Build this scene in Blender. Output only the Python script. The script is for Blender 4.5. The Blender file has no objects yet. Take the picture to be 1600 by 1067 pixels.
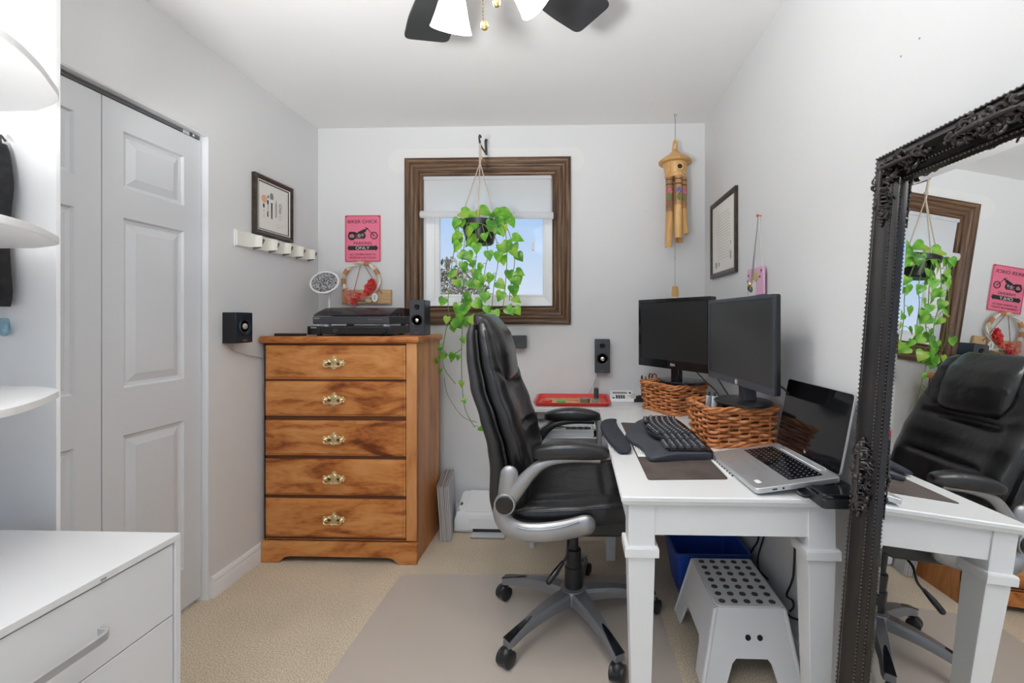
import bpy, bmesh, math, random
from math import sin, cos, pi, radians as R, sqrt
from mathutils import Vector as V, Matrix as M

random.seed(7)
SC = bpy.context.scene
COL = SC.collection

# ------------------------------------------------------------------ camera
PSI = R(1.856)
FPX, CX, CY, CAMH = 711.0, 877.3, 499.1, 1.24
cam = bpy.data.cameras.new('camera')
cam.sensor_fit = 'HORIZONTAL'; cam.sensor_width = 36.0
cam.lens = 36.0 * FPX / 1600.0
cam.shift_x = (800 - CX) / 1600.0
cam.shift_y = -(533.5 - CY) / 1600.0
cam.clip_start = 0.02; cam.clip_end = 200
camo = bpy.data.objects.new('camera', cam)
camo.location = (0, 0, CAMH); camo.rotation_euler = (pi / 2, 0, PSI)
COL.objects.link(camo); SC.camera = camo

def at(px, py, X=None, Y=None, Z=None):
    """the room point seen at a pixel of the photograph on the plane X=, Y= or Z="""
    a = (px - CX) / FPX; b = -(py - CY) / FPX; c, s = cos(PSI), sin(PSI)
    r = V((a * c - s, a * s + c, b))
    t = X / r.x if X is not None else (Y / r.y if Y is not None else (Z - CAMH) / r.z)
    return V((r.x * t, r.y * t, r.z * t + CAMH))

# ------------------------------------------------------------------ world, lights, exposure
SKY_W = 1.6            # daylight
SHADE_W = 11          # glow of the fan's glass shades
LAMP_W = 6.0           # each of the three fan bulbs
GLOBE_FILL_W = 18          # glowing globe added out of view behind the camera as fill
BOUNCE_FILL_W = 33         # added fill light bounced off the ceiling from behind the camera
W = bpy.data.worlds.new('sky'); SC.world = W; W.use_nodes = True
nt = W.node_tree; nt.nodes.clear()
o_ = nt.nodes.new('ShaderNodeOutputWorld'); b_ = nt.nodes.new('ShaderNodeBackground')
tc = nt.nodes.new('ShaderNodeTexCoord'); sx = nt.nodes.new('ShaderNodeSeparateXYZ')
rp = nt.nodes.new('ShaderNodeValToRGB')
nt.links.new(tc.outputs['Generated'], sx.inputs[0]); nt.links.new(sx.outputs['Z'], rp.inputs[0])
e3 = rp.color_ramp.elements.new(.8); e3.color = (.85, .92, 1, 1)
rp.color_ramp.elements[0].position = 0.02; rp.color_ramp.elements[0].color = (0.50, 0.535, 0.60, 1)
rp.color_ramp.elements[1].position = 0.25; rp.color_ramp.elements[1].color = (0.27, 0.40, 0.60, 1)
nt.links.new(rp.outputs[0], b_.inputs['Color']); nt.links.new(b_.outputs[0], o_.inputs[0])
b_.inputs['Strength'].default_value = SKY_W
fl = bpy.data.lights.new('bounce_fill', 'AREA'); fl.shape = 'DISK'; fl.size = .35; fl.energy = BOUNCE_FILL_W; fl.color = (.985, .995, 1)
flo = bpy.data.objects.new('bounce_fill', fl); COL.objects.link(flo)
flo.location = (-.62, -.30, 1.15); flo.rotation_euler = (pi - R(32), 0, 0); fl.spread = R(112)     # aimed up and a little forward
SC.view_settings.view_transform = 'Standard'; SC.view_settings.look = 'None'
SC.view_settings.exposure = 0.07; SC.view_settings.gamma = 1.0; SC.view_settings.use_curve_mapping = False

# ------------------------------------------------------------------ materials
MATS = {}
def mat(name, col, rough=0.5, metal=0.0, spec=0.5, **k):
    if name in MATS: return MATS[name]
    m = bpy.data.materials.new(name); m.use_nodes = True
    p = m.node_tree.nodes['Principled BSDF']
    p.inputs['Base Color'].default_value = (*col, 1)
    p.inputs['Roughness'].default_value = rough; p.inputs['Metallic'].default_value = metal
    p.inputs['Specular IOR Level'].default_value = spec
    for a, v in k.items(): p.inputs[a.replace('_', ' ')].default_value = v
    MATS[name] = m; return m

def nodes(m): return m.node_tree.nodes, m.node_tree.links, m.node_tree.nodes['Principled BSDF']

def noise(m, scale=(1, 1, 1), nscale=5, detail=3, dist=0.0, coord='Object', rough=.5):
    n, l, p = nodes(m)
    t = n.new('ShaderNodeTexCoord'); mp = n.new('ShaderNodeMapping'); mp.inputs['Scale'].default_value = scale
    no = n.new('ShaderNodeTexNoise'); no.inputs['Scale'].default_value = nscale
    no.inputs['Detail'].default_value = detail; no.inputs['Distortion'].default_value = dist; no.inputs['Roughness'].default_value = rough
    l.new(t.outputs[coord], mp.inputs[0]); l.new(mp.outputs[0], no.inputs['Vector'])
    return no.outputs['Fac']

def ramp(m, fac, stops):
    n, l, p = nodes(m)
    r = n.new('ShaderNodeValToRGB'); l.new(fac, r.inputs[0])
    e = r.color_ramp.elements
    while len(e) < len(stops): e.new(0.5)
    for q, (pos, c) in zip(e, stops): q.position = pos; q.color = (*c, 1)
    return r.outputs[0]

def bump(m, fac, strength=.2, dist=.01, chain=None):
    n, l, p = nodes(m)
    b = n.new('ShaderNodeBump'); b.inputs['Strength'].default_value = strength; b.inputs['Distance'].default_value = dist
    l.new(fac, b.inputs['Height'])
    if chain: l.new(chain, b.inputs['Normal'])
    l.new(b.outputs[0], p.inputs['Normal']); return b.outputs[0]

def nmat(name, stops, scale=(1, 1, 1), nscale=5, detail=4, dist=0., rough=.5, metal=0., spec=.5, bs=0, bd=.005, **k):
    if name in MATS: return MATS[name]
    m = mat(name, stops[0][1], rough, metal, spec, **k)
    f = noise(m, scale, nscale, detail, dist)
    n, l, p = nodes(m); l.new(ramp(m, f, stops), p.inputs['Base Color'])
    if bs: bump(m, f, bs, bd)
    return m

def paint(name, col, tex=.06):
    m = mat(name, col, .75, 0, .2)
    bump(m, noise(m, (1, 1, 1), 180, 2), tex, .002); return m

WALL = paint('wall_paint', (.75, .753, .757), .12)
CEIL = paint('ceiling_paint', (.88, .88, .88))
PATCH = paint('old_wall_paint', (.785, .785, .77), .12)
WHITE_TRIM = mat('white_trim_paint', (.84, .85, .87), .45)
DOORW = mat('door_paint', (.70, .715, .74), .5)
bump(DOORW, noise(DOORW, (1, 30, 2), 8, 4), .08, .002)
LACQ = mat('white_lacquer', (.70, .70, .705), .38)
DESKW = mat('white_desk_paint', (.73, .735, .735), .35)
SHELFW = mat('white_laminate', (.80, .80, .80), .45)
PLASTW = mat('white_plastic', (.85, .85, .855), .4)
PLASTG = mat('light_grey_plastic', (.62, .63, .65), .45)
BLK = mat('black_plastic', (.015, .016, .018), .35)
BLKG = mat('black_gloss', (.008, .009, .012), .08)
DGREY = mat('dark_grey_plastic', (.05, .055, .065), .5)
SCREEN = mat('screen_glass', (.02, .021, .022), .28)
SCREENL = mat('laptop_screen_glass', (.006, .006, .007), .05)
SILVER = nmat('silver_paint', [(.3, (.30, .30, .305)), (.7, (.40, .40, .405))], nscale=6, rough=.36, metal=.65)
ALU = mat('aluminium', (.62, .63, .65), .38, .75)
STAR = mat('grey_metallic_plastic', (.24, .245, .26), .38, .5)
CHROME = mat('chrome', (.8, .8, .8), .15, 1)
STEEL = mat('dark_steel', (.08, .08, .08), .4, .6)
BRASS = mat('aged_brass', (.80, .66, .38), .30, .8)
GOLD = mat('polished_brass', (.85, .62, .25), .2, 1)
CORD = mat('black_cord', (.012, .012, .012), .5)
CORDW = mat('grey_cord', (.45, .45, .45), .5)
ROPE = mat('cotton_rope', (.52, .44, .34), .8)
RED = mat('red_plastic', (.70, .045, .035), .35)
PINK = nmat('pink_enamel', [(.3, (.90, .22, .33)), (.8, (.82, .17, .28))], nscale=9, rough=.35)
INK = mat('black_ink', (.02, .018, .02), .5)
INKG = mat('grey_ink', (.30, .28, .28), .5)
PAPER = mat('paper', (.82, .80, .76), .7)
PAPERW = mat('white_paper', (.86, .86, .84), .7)
BLUE = mat('blue_bin_plastic', (.015, .075, .45), .4)
BLUEL = mat('pale_blue_plastic', (.25, .42, .52), .4)
RUBBER = mat('grey_rubber_dot', (.09, .085, .08), .8)
GREENP = mat('green_plastic', (.12, .55, .12), .4)
CREAM = mat('cream_plastic', (.70, .62, .42), .5)
BLUEBLK = mat('blue_black_plastic', (.012, .022, .035), .25)
PINKL = mat('pale_pink_card', (.72, .42, .58), .5)
CLOTH = nmat('black_cloth', [(.3, (.012, .012, .013)), (.7, (.03, .03, .032))], nscale=40, rough=.95, bs=.4)
VINYLW = mat('window_vinyl', (.90, .90, .92), .35)

LEATHER = mat('black_leather', (.009, .009, .010), .31, 0, .55, Coat_Weight=.12, Coat_Roughness=.2)
_a = noise(LEATHER, (1, 1, 1), 9, 3, .4); _b = noise(LEATHER, (1, 1, 1), 420, 2)
bump(LEATHER, _b, .10, .001, bump(LEATHER, _a, .45, .016))
SHELL = mat('black_vinyl_back', (.022, .022, .023), .42)
bump(SHELL, noise(SHELL, (1, 1, 1), 8, 3, .3), .2, .012)

def wood(name, stops, scale, rough=.38, nscale=3.0, bs=.05, obj_random=False, dist=1.5):
    m = mat(name, stops[0][1], rough, 0, .45)
    n, l, p = nodes(m)
    t = n.new('ShaderNodeTexCoord'); mp = n.new('ShaderNodeMapping'); mp.inputs['Scale'].default_value = scale
    src = t.outputs['Object']
    if obj_random:
        oi = n.new('ShaderNodeObjectInfo'); mu = n.new('ShaderNodeVectorMath'); mu.operation = 'MULTIPLY_ADD'
        cb = n.new('ShaderNodeCombineXYZ')
        for i in range(3): l.new(oi.outputs['Random'], cb.inputs[i])
        mu.inputs[1].default_value = (7, 3, 9); l.new(cb.outputs[0], mu.inputs[0]); l.new(src, mu.inputs[2]); src = mu.outputs[0]
    l.new(src, mp.inputs[0])
    a = n.new('ShaderNodeTexNoise'); a.inputs['Scale'].default_value = nscale; a.inputs['Detail'].default_value = 5; a.inputs['Distortion'].default_value = dist
    l.new(mp.outputs[0], a.inputs['Vector'])
    f = n.new('ShaderNodeTexNoise'); f.inputs['Scale'].default_value = nscale * 9; f.inputs['Detail'].default_value = 3
    l.new(mp.outputs[0], f.inputs['Vector'])
    mx = n.new('ShaderNodeMath'); mx.operation = 'MULTIPLY_ADD'; mx.inputs[1].default_value = .25
    l.new(f.outputs['Fac'], mx.inputs[0]); l.new(a.outputs['Fac'], mx.inputs[2])
    l.new(ramp(m, mx.outputs[0], stops), p.inputs['Base Color'])
    if bs: bump(m, mx.outputs[0], bs, .003)
    return m

MAPLE = wood('stained_maple', [(.40, (.16, .038, .010)), (.52, (.39, .12, .027)), (.63, (.57, .215, .056)), (.80, (.68, .31, .10))], (1.3, 1, 4.5), .34, 2.2, .03, True)
MAPLEV = wood('stained_maple_upright', [(.38, (.34, .115, .036)), (.58, (.60, .25, .085)), (.8, (.72, .35, .14))], (3.5, 3.5, .6), .36, 2.0, .03)
WALNUT = wood('dark_stained_pine_across', [(.36, (.018, .009, .005)), (.56, (.085, .042, .021)), (.78, (.22, .125, .065))], (1.2, 3, 26), .42, 2.5, .12, False, .3)
WALNUTV = wood('dark_stained_pine_upright', [(.36, (.018, .009, .005)), (.56, (.085, .042, .021)), (.78, (.22, .125, .065))], (26, 3, 1.2), .42, 2.5, .12, False, .3)
BAMBOO = wood('bamboo', [(.3, (.42, .20, .06)), (.6, (.68, .39, .14)), (.8, (.80, .52, .22))], (6, 6, 1), .4, 3, .03, False, .4)
BAMBOOD = wood('painted_bamboo', [(.3, (.16, .07, .03)), (.6, (.36, .17, .07)), (.8, (.50, .27, .11))], (6, 6, 1), .4, 3, .03, False, .4)
PLANKW = wood('pale_plank', [(.3, (.36, .20, .09)), (.6, (.62, .40, .20)), (.8, (.70, .48, .27))], (1, 3, 9), .6, 4)
DARKFR = nmat('dark_picture_frame', [(.3, (.02, .013, .010)), (.7, (.07, .045, .032))], (1, 1, 1), 30, rough=.3)
BLACKFR = nmat('antiqued_black_frame', [(.35, (.006, .005, .005)), (.7, (.016, .012, .011))], nscale=25, rough=.22, bs=.04)
BEADM = mat('antiqued_bead', (.10, .09, .085), .3, .4)
WICKER = nmat('wicker', [(.25, (.28, .07, .025)), (.5, (.58, .21, .07)), (.75, (.80, .40, .17))], (1, 1, 3), 28, rough=.45, spec=.4, bs=.2)
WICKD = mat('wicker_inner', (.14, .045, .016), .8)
PADM = nmat('brown_suede', [(.3, (.055, .040, .036)), (.7, (.11, .085, .075))], nscale=14, detail=5, rough=.8)
GEL = nmat('blue_grey_cloth', [(.3, (.018, .022, .034)), (.7, (.035, .04, .055))], nscale=60, rough=.75)

CARPET = mat('beige_carpet', (.42, .33, .23), .95, 0, .1)
n, l, p = nodes(CARPET)
f1 = noise(CARPET, (1, 1, 1), 210, 3, 0, rough=.8); f2 = noise(CARPET, (1, 1, 1), 3, 3)
c1 = ramp(CARPET, f1, [(.36, (.38, .30, .20)), (.5, (.66, .555, .42)), (.64, (.90, .80, .65))])
c2 = ramp(CARPET, f2, [(.3, (.88, .88, .88)), (.7, (1, 1, 1))])
mx = n.new('ShaderNodeMix'); mx.data_type = 'RGBA'; mx.blend_type = 'MULTIPLY'; mx.inputs[0].default_value = 1
l.new(c1, mx.inputs[6]); l.new(c2, mx.inputs[7]); l.new(mx.outputs[2], p.inputs['Base Color'])
bump(CARPET, f1, .35, .004)

def seethrough(name, tcol, gcol, mix, rough=.1, diff=None):
    m = bpy.data.materials.new(name); m.use_nodes = True; n = m.node_tree.nodes; l = m.node_tree.links; n.clear()
    o = n.new('ShaderNodeOutputMaterial'); t = n.new('ShaderNodeBsdfTransparent'); t.inputs[0].default_value = (*tcol, 1)
    g = n.new('ShaderNodeBsdfPrincipled'); g.inputs['Base Color'].default_value = (*gcol, 1); g.inputs['Roughness'].default_value = rough
    mx = n.new('ShaderNodeMixShader'); mx.inputs[0].default_value = mix
    l.new(t.outputs[0], mx.inputs[1]); l.new(g.outputs[0], mx.inputs[2]); l.new(mx.outputs[0], o.inputs[0])
    MATS[name] = m; return m
PANE = seethrough('window_glass', (.97, .99, 1), (.02, .02, .02), .06, .03)
SMOKE = seethrough('smoked_lid', (.40, .36, .36), (.05, .045, .05), .35, .08)
CLEAR = seethrough('clear_plastic', (.9, .92, .92), (.5, .52, .52), .25, .1)
MATV = seethrough('vinyl_mat', (.97, .955, .95), (.78, .71, .65), .45, .36)

def emit(name, col, s):
    m = bpy.data.materials.new(name); m.use_nodes = True; p = m.node_tree.nodes['Principled BSDF']
    p.inputs['Base Color'].default_value = (*col, 1); p.inputs['Roughness'].default_value = .3
    p.inputs['Emission Color'].default_value = (*col, 1); p.inputs['Emission Strength'].default_value = s
    return m
GLOW = emit('lit_frosted_glass', (1, .99, .97), SHADE_W)

BLIND = mat('blind_fabric', (.92, .92, .93), .8)
n, l, p = nodes(BLIND)
tr = n.new('ShaderNodeBsdfTranslucent'); tr.inputs[0].default_value = (.95, .95, .97, 1)
mx = n.new('ShaderNodeMixShader'); mx.inputs[0].default_value = .6
l.new(p.outputs[0], mx.inputs[1]); l.new(tr.outputs[0], mx.inputs[2]); l.new(mx.outputs[0], n['Material Output'].inputs[0])

def leafmat(name, stops, tcol):
    m = nmat(name, stops, nscale=16, detail=2, rough=.3)
    n, l, p = nodes(m)
    tr = n.new('ShaderNodeBsdfTranslucent'); tr.inputs[0].default_value = (*tcol, 1)
    mx = n.new('ShaderNodeMixShader'); mx.inputs[0].default_value = .28
    l.new(p.outputs[0], mx.inputs[1]); l.new(tr.outputs[0], mx.inputs[2]); l.new(mx.outputs[0], n['Material Output'].inputs[0])
    return m
LEAF = leafmat('pothos_leaf', [(.34, (.045, .20, .022)), (.48, (.15, .46, .04)), (.60, (.36, .62, .08)), (.74, (.50, .50, .10))], (.30, .68, .06))
VINE = mat('vine_stem', (.16, .24, .06), .5)
OUTLEAF = nmat('outdoor_leaf', [(.4, (.10, .16, .06)), (.5, (.35, .26, .20)), (.62, (.75, .68, .60))], nscale=9, rough=.8)
BARK = mat('bark', (.12, .08, .05), .9)
GRASSG = mat('outdoor_ground', (.12, .18, .06), .9)

# ------------------------------------------------------------------ mesh builder
class MB:
    def __init__(s): s.v = []; s.f = []
    def add(s, vs, fs):
        o = len(s.v); s.v += [V(q) for q in vs]; s.f += [tuple(i + o for i in f) for f in fs]; return s
    def box(s, x0, x1, y0, y1, z0, z1, m=None):
        vs = [V((x, y, z)) for z in (z0, z1) for y in (y0, y1) for x in (x0, x1)]
        if m: vs = [m @ q for q in vs]
        return s.add(vs, [(0, 2, 3, 1), (4, 5, 7, 6), (0, 1, 5, 4), (2, 6, 7, 3), (0, 4, 6, 2), (1, 3, 7, 5)])
    def loft(s, rings, cap=True, closed=False):
        n = len(rings[0]); vs = [q for r in rings for q in r]; fs = []
        k = len(rings)
        for i in range(k if closed else k - 1):
            a, b = i * n, ((i + 1) % k) * n
            for j in range(n):
                j2 = (j + 1) % n; fs.append((a + j, a + j2, b + j2, b + j))
        if cap and not closed:
            fs.append(tuple(range(n - 1, -1, -1))); fs.append(tuple((k - 1) * n + j for j in range(n)))
        return s.add(vs, fs)
    def tube(s, pts, r, n=8, closed=False, flat=None, cap=True, ry=None):
        """tube along pts; flat=(binormal vector): elliptical section, ry = half thickness along it"""
        pts = [V(q) for q in pts]; k = len(pts)
        rs = r if isinstance(r, (list, tuple)) else [r] * k
        rys = ry if isinstance(ry, (list, tuple)) else ([ry] * k if ry is not None else rs)
        rings = []; prev = None
        for i, q in enumerate(pts):
            a = pts[i - 1] if (i or closed) else pts[i]; b = pts[(i + 1) % k] if (i < k - 1 or closed) else pts[i]
            t = (b - a); t = t.normalized() if t.length > 1e-9 else V((0, 0, 1))
            if flat is not None:
                bn = V(flat); bn = (bn - t * bn.dot(t)).normalized(); nn = bn.cross(t).normalized()
            else:
                if prev is None:
                    up = V((0, 0, 1)) if abs(t.z) < .9 else V((1, 0, 0)); nn = up.cross(t).normalized()
                else:
                    nn = prev - t * prev.dot(t); nn = nn.normalized() if nn.length > 1e-6 else V((1, 0, 0)).cross(t).normalized()
                prev = nn; bn = t.cross(nn).normalized()
            rings.append([q + nn * (rs[i] * cos(2 * pi * j / n)) + bn * (rys[i] * sin(2 * pi * j / n)) for j in range(n)])
        return s.loft(rings, cap, closed)
    def cyl(s, p0, p1, r0, r1=None, n=16):
        return s.tube([p0, p1], [r0, r0 if r1 is None else r1], n)
    def lathe(s, prof, n=24, m=None, cap=True):
        rings = [[V((r * cos(2 * pi * j / n), r * sin(2 * pi * j / n), z)) for j in range(n)] for r, z in prof]
        if m: rings = [[m @ q for q in r] for r in rings]
        return s.loft(rings, cap)
    def prism(s, poly, z0, z1, m=None):
        a = [V((x, y, z0)) for x, y in poly]; b = [V((x, y, z1)) for x, y in poly]
        if m: a = [m @ q for q in a]; b = [m @ q for q in b]
        return s.loft([a, b])
    def ball(s, c, r, nu=12, nv=8, m=None):
        r = V((r, r, r)) if isinstance(r, (int, float)) else V(r); c = V(c)
        rings = []
        for i in range(nv + 1):
            ph = -pi / 2 + pi * (.02 + .96 * i / nv)
            ring = [V((r.x * cos(ph) * cos(2 * pi * j / nu), r.y * cos(ph) * sin(2 * pi * j / nu), r.z * sin(ph))) for j in range(nu)]
            if m: ring = [m @ q for q in ring]
            rings.append([c + q for q in ring])
        return s.loft(rings)
    def oct(s, c, r):
        c = V(c)
        return s.add([c + V(d) * r for d in ((1, 0, 0), (-1, 0, 0), (0, 1, 0), (0, -1, 0), (0, 0, 1), (0, 0, -1))],
                     [(0, 2, 4), (2, 1, 4), (1, 3, 4), (3, 0, 4), (2, 0, 5), (1, 2, 5), (3, 1, 5), (0, 3, 5)])
    def xf(s, m):
        s.v = [m @ q for q in s.v]; return s
    def build(s, name, material, parent=None, bevel=0, smooth=True, ang=38, seg=2, local=False, sub=0):
        me = bpy.data.meshes.new(name)
        me.from_pydata([tuple(q) for q in s.v], [], s.f); me.update()
        bm = bmesh.new(); bm.from_mesh(me); bmesh.ops.recalc_face_normals(bm, faces=bm.faces); bm.to_mesh(me); bm.free()
        if smooth:
            me.polygons.foreach_set('use_smooth', [True] * len(me.polygons)); me.set_sharp_from_angle(angle=R(ang))
        me.materials.append(material)
        return link(me, name, parent, bevel, seg, local, sub)

def link(me, name, parent=None, bevel=0, seg=2, local=False, sub=0):
    o = bpy.data.objects.new(name, me); COL.objects.link(o)
    if parent is not None:
        o.parent = parent
        if not local and parent.type == 'EMPTY': o.matrix_parent_inverse = parent.matrix_basis.inverted()
    if bevel:
        b = o.modifiers.new('bevel', 'BEVEL'); b.width = bevel; b.segments = seg; b.limit_method = 'ANGLE'; b.angle_limit = R(35)
    if sub:
        b = o.modifiers.new('sub', 'SUBSURF'); b.levels = sub; b.render_levels = sub
    return o

def tag(o, label, cat, group=None):
    o['label'] = label; o['category'] = cat
    if group: o['group'] = group
    return o
def thing(name, loc, label, cat, group=None, rz=0):
    o = bpy.data.objects.new(name, None); COL.objects.link(o); o.empty_display_size = .05
    o.matrix_basis = M.Translation(V(loc)) @ M.Rotation(rz, 4, 'Z')
    return tag(o, label, cat, group)
def struct(o): o['kind'] = 'structure'; return o
def kids(o): return [c for c in bpy.data.objects if c.parent == o]
def dup(root, mtx, label=None):
    """copy a thing with its parts and sub-parts, moved by mtx"""
    r = root.copy(); COL.objects.link(r); r.matrix_basis = mtx @ root.matrix_basis
    if label: r['label'] = label
    for c in kids(root):
        d = c.copy(); COL.objects.link(d); d.parent = r; d.matrix_parent_inverse = c.matrix_parent_inverse.copy()
        for g in kids(c):
            e = g.copy(); COL.objects.link(e); e.parent = d; e.matrix_parent_inverse = g.matrix_parent_inverse.copy()
    return r

# wall frames: local x to the viewer's right, y up, z out of the wall towards the room
def fr(origin, xdir, ydir=(0, 0, 1)):
    x = V(xdir).normalized(); y = V(ydir); y = (y - x * y.dot(x)).normalized(); z = x.cross(y)
    m = M((x, y, z)).transposed().to_4x4(); m.translation = V(origin); return m
def f_back(x, z, y): return fr((x, y, z), (1, 0, 0))
def f_left(y, z, x): return fr((x, y, z), (0, 1, 0))
def f_right(y, z, x): return fr((x, y, z), (0, -1, 0))

def text(s, w, h, m, material, parent, name='lettering', depth=.0006, label=None):
    c = bpy.data.curves.new('t', 'FONT'); c.body = s; c.extrude = .02
    o = bpy.data.objects.new('t', c); COL.objects.link(o)
    bpy.context.view_layer.update()
    me = bpy.data.meshes.new_from_object(o.evaluated_get(bpy.context.evaluated_depsgraph_get()))
    bpy.data.objects.remove(o); bpy.data.curves.remove(c)
    xs = [v.co.x for v in me.vertices]; ys = [v.co.y for v in me.vertices]
    x0, x1, y0, y1 = min(xs), max(xs), min(ys), max(ys)
    for v in me.vertices:
        v.co = m @ V(((v.co.x - (x0 + x1) / 2) / (x1 - x0) * w, (v.co.y - (y0 + y1) / 2) / (y1 - y0) * h, (v.co.z + .02) / .04 * depth))
    me.materials.clear(); me.materials.append(material); me.name = name
    return link(me, name, parent)

def sweep_rect(x0, x1, y0, y1, prof, m):
    """mitred moulding round a rectangle; prof = [(outward distance, height)]; returns four bars"""
    cs = [((x0, y0), (-1, -1)), ((x1, y0), (1, -1)), ((x1, y1), (1, 1)), ((x0, y1), (-1, 1))]
    out = []
    for i in range(4):
        (a, da), (b, db) = cs[i], cs[(i + 1) % 4]
        mb = MB(); r1 = [m @ V((a[0] + da[0] * d, a[1] + da[1] * d, h)) for d, h in prof]
        r2 = [m @ V((b[0] + db[0] * d, b[1] + db[1] * d, h)) for d, h in prof]
        mb.loft([r1, r2]); out.append(mb)
    return out
def catmull(pts, k=6, closed=False):
    P = [V(q) for q in pts]; n = len(P); out = []
    rng = range(n) if closed else range(n - 1)
    for i in rng:
        a = P[(i - 1) % n] if (closed or i) else P[0]; b = P[i]; c = P[(i + 1) % n]; d = P[(i + 2) % n] if (closed or i < n - 2) else P[-1]
        for j in range(k):
            t = j / k
            out.append(.5 * ((2 * b) + (c - a) * t + (2 * a - 5 * b + 4 * c - d) * t * t + (3 * b - a - 3 * c + d) * t ** 3))
    if not closed: out.append(P[-1])
    return out
def rrect(w, h, r, n=5, cx=0, cy=0):
    out = []
    for (sx, sy, a0) in ((1, 1, 0), (-1, 1, 90), (-1, -1, 180), (1, -1, 270)):
        for i in range(n + 1):
            a = R(a0 + 90 * i / n); out.append((cx + sx * (w / 2 - r) + r * cos(a), cy + sy * (h / 2 - r) + r * sin(a)))
    return out

# ------------------------------------------------------------------ the room shell
XL, XR, YB, YF, ZC = -1.623, .787, 2.812, -.75, 2.441
T = .12
struct(MB().box(XL - .8, XR + T, YF - T, YB + T, -.1, 0).build('floor', CARPET, smooth=False))
struct(MB().box(XL - T, XR + T, YF - T, YB + T, ZC, ZC + .1).build('ceiling', CEIL, smooth=False))
WX0, WX1, WZ0, WZ1 = -.955, -.145, 1.322, 2.130          # window hole
mb = MB().box(XL - T, WX0, YB, YB + T, 0, ZC).box(WX1, XR + T, YB, YB + T, 0, ZC)
mb.box(WX0, WX1, YB, YB + T, 0, WZ0).box(WX0, WX1, YB, YB + T, WZ1, ZC)
struct(mb.build('wall_back', WALL, smooth=False))
struct(MB().box(XR, XR + T, YF - T, YB, 0, ZC).build('wall_right', WALL, smooth=False))
struct(MB().box(XL - T, -1.30, YF - T, YF, 0, ZC).box(.45, XR, YF - T, YF, 0, ZC).box(-1.30, .45, YF - T, YF, 2.12, ZC).build('wall_front', WALL, smooth=False))  # wide unseen opening added in this wall to let sky light in
CY0, CY1, CZ = .20, 1.958, 2.050                           # closet opening
mb = MB().box(XL - T, XL, CY1, YB, 0, ZC).box(XL - T, XL, YF, CY0, 0, ZC).box(XL - T, XL, CY0, CY1, CZ, ZC)
struct(mb.build('wall_left', WALL, smooth=False))
struct(MB().box(XL - .62, XL - .60, CY0, CY1, 0, CZ).build('wall_closet', WALL, smooth=False))

def baseboard(name, p, q, out):
    p, q, out = V(p), V(q), V(out); up = V((0, 0, 1))
    prof = [(0, 0), (.014, 0), (.014, .062), (.011, .068), (.0125, .074), (.009, .086), (.004, .094), (0, .095)]
    mb = MB(); mb.loft([[p + out * a + up * b for a, b in prof], [q + out * a + up * b for a, b in prof]])
    return struct(mb.build(name, WHITE_TRIM))
baseboard('baseboard_left', (XL, CY1 + .015, 0), (XL, YB, 0), (1, 0, 0))
baseboard('baseboard_back', (XL, YB, 0), (XR, YB, 0), (0, -1, 0))
baseboard('baseboard_right', (XR, YF, 0), (XR, YB, 0), (-1, 0, 0))
# painted-over strip behind a removed valance, rounded ends
poly = rrect(1.228, .150, .0745, 8)
struct(MB().prism(poly, 0, .0012, f_back((-1.178 + .05) / 2, 2.2285, YB)).build('trim_1', PATCH, smooth=False))
# small nail holes
mb = MB()
for q in (at(1437, 60, X=XR), at(1408, 88, X=XR), at(1020, 162, Z=ZC), at(1113, 200, X=XR), at(1009, 330, Y=YB)): mb.ball(q, .0025, 6, 4)
struct(mb.build('trim_3', INKG))

# closet: casing-free opening, track, four bifold leaves in two doors
mb = MB().box(XL - .115, XL - .002, CY1 - .001, CY1 + .016, 0, CZ + .016).box(XL - .115, XL - .002, CY0 - .016, CY0, 0, CZ + .016)
mb.box(XL - .115, XL - .002, CY0, CY1, CZ - .004, CZ + .016)
struct(mb.build('trim_2', WHITE_TRIM, smooth=False))
DX = XL - .030                                            # door face plane
def leaf(parent, y0, y1):
    root = parent
    x1 = DX; x0 = DX - .03; z0, z1 = .022, CZ - .026
    ys = (y0 + .075, y1 - .085)
    zs = [(.19, .815), (.99, 1.612), (1.718, 1.928)]
    mb = MB(); F = f_left(0, 0, x0)
    def rect(a, b, c, d, h): mb.box(x0, x0 + h, a, b, c, d)
    t = x1 - x0
    rect(y0, ys[0], z0, z1, t); rect(ys[1], y1, z0, z1, t)
    zz = z0
    for a, b in zs:
        rect(ys[0], ys[1], zz, a, t); zz = b
    rect(ys[0], ys[1], zz, z1, t)
    for a, b in zs:                                        # raised and fielded panel
        def rg(i, h): return [V((x0 + h, ys[0] + i, a + i)), V((x0 + h, ys[1] - i, a + i)), V((x0 + h, ys[1] - i, b - i)), V((x0 + h, ys[0] + i, b - i))]
        mb.loft([rg(0, t), rg(.006, t - .009), rg(.018, t - .011), rg(.048, t - .002), rg(.051, t - .002)], cap=False)
        r = rg(.051, t - .002); mb.add(r, [(0, 1, 2, 3)])
    return mb.build('door_leaf', DOORW, root, smooth=False)
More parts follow.
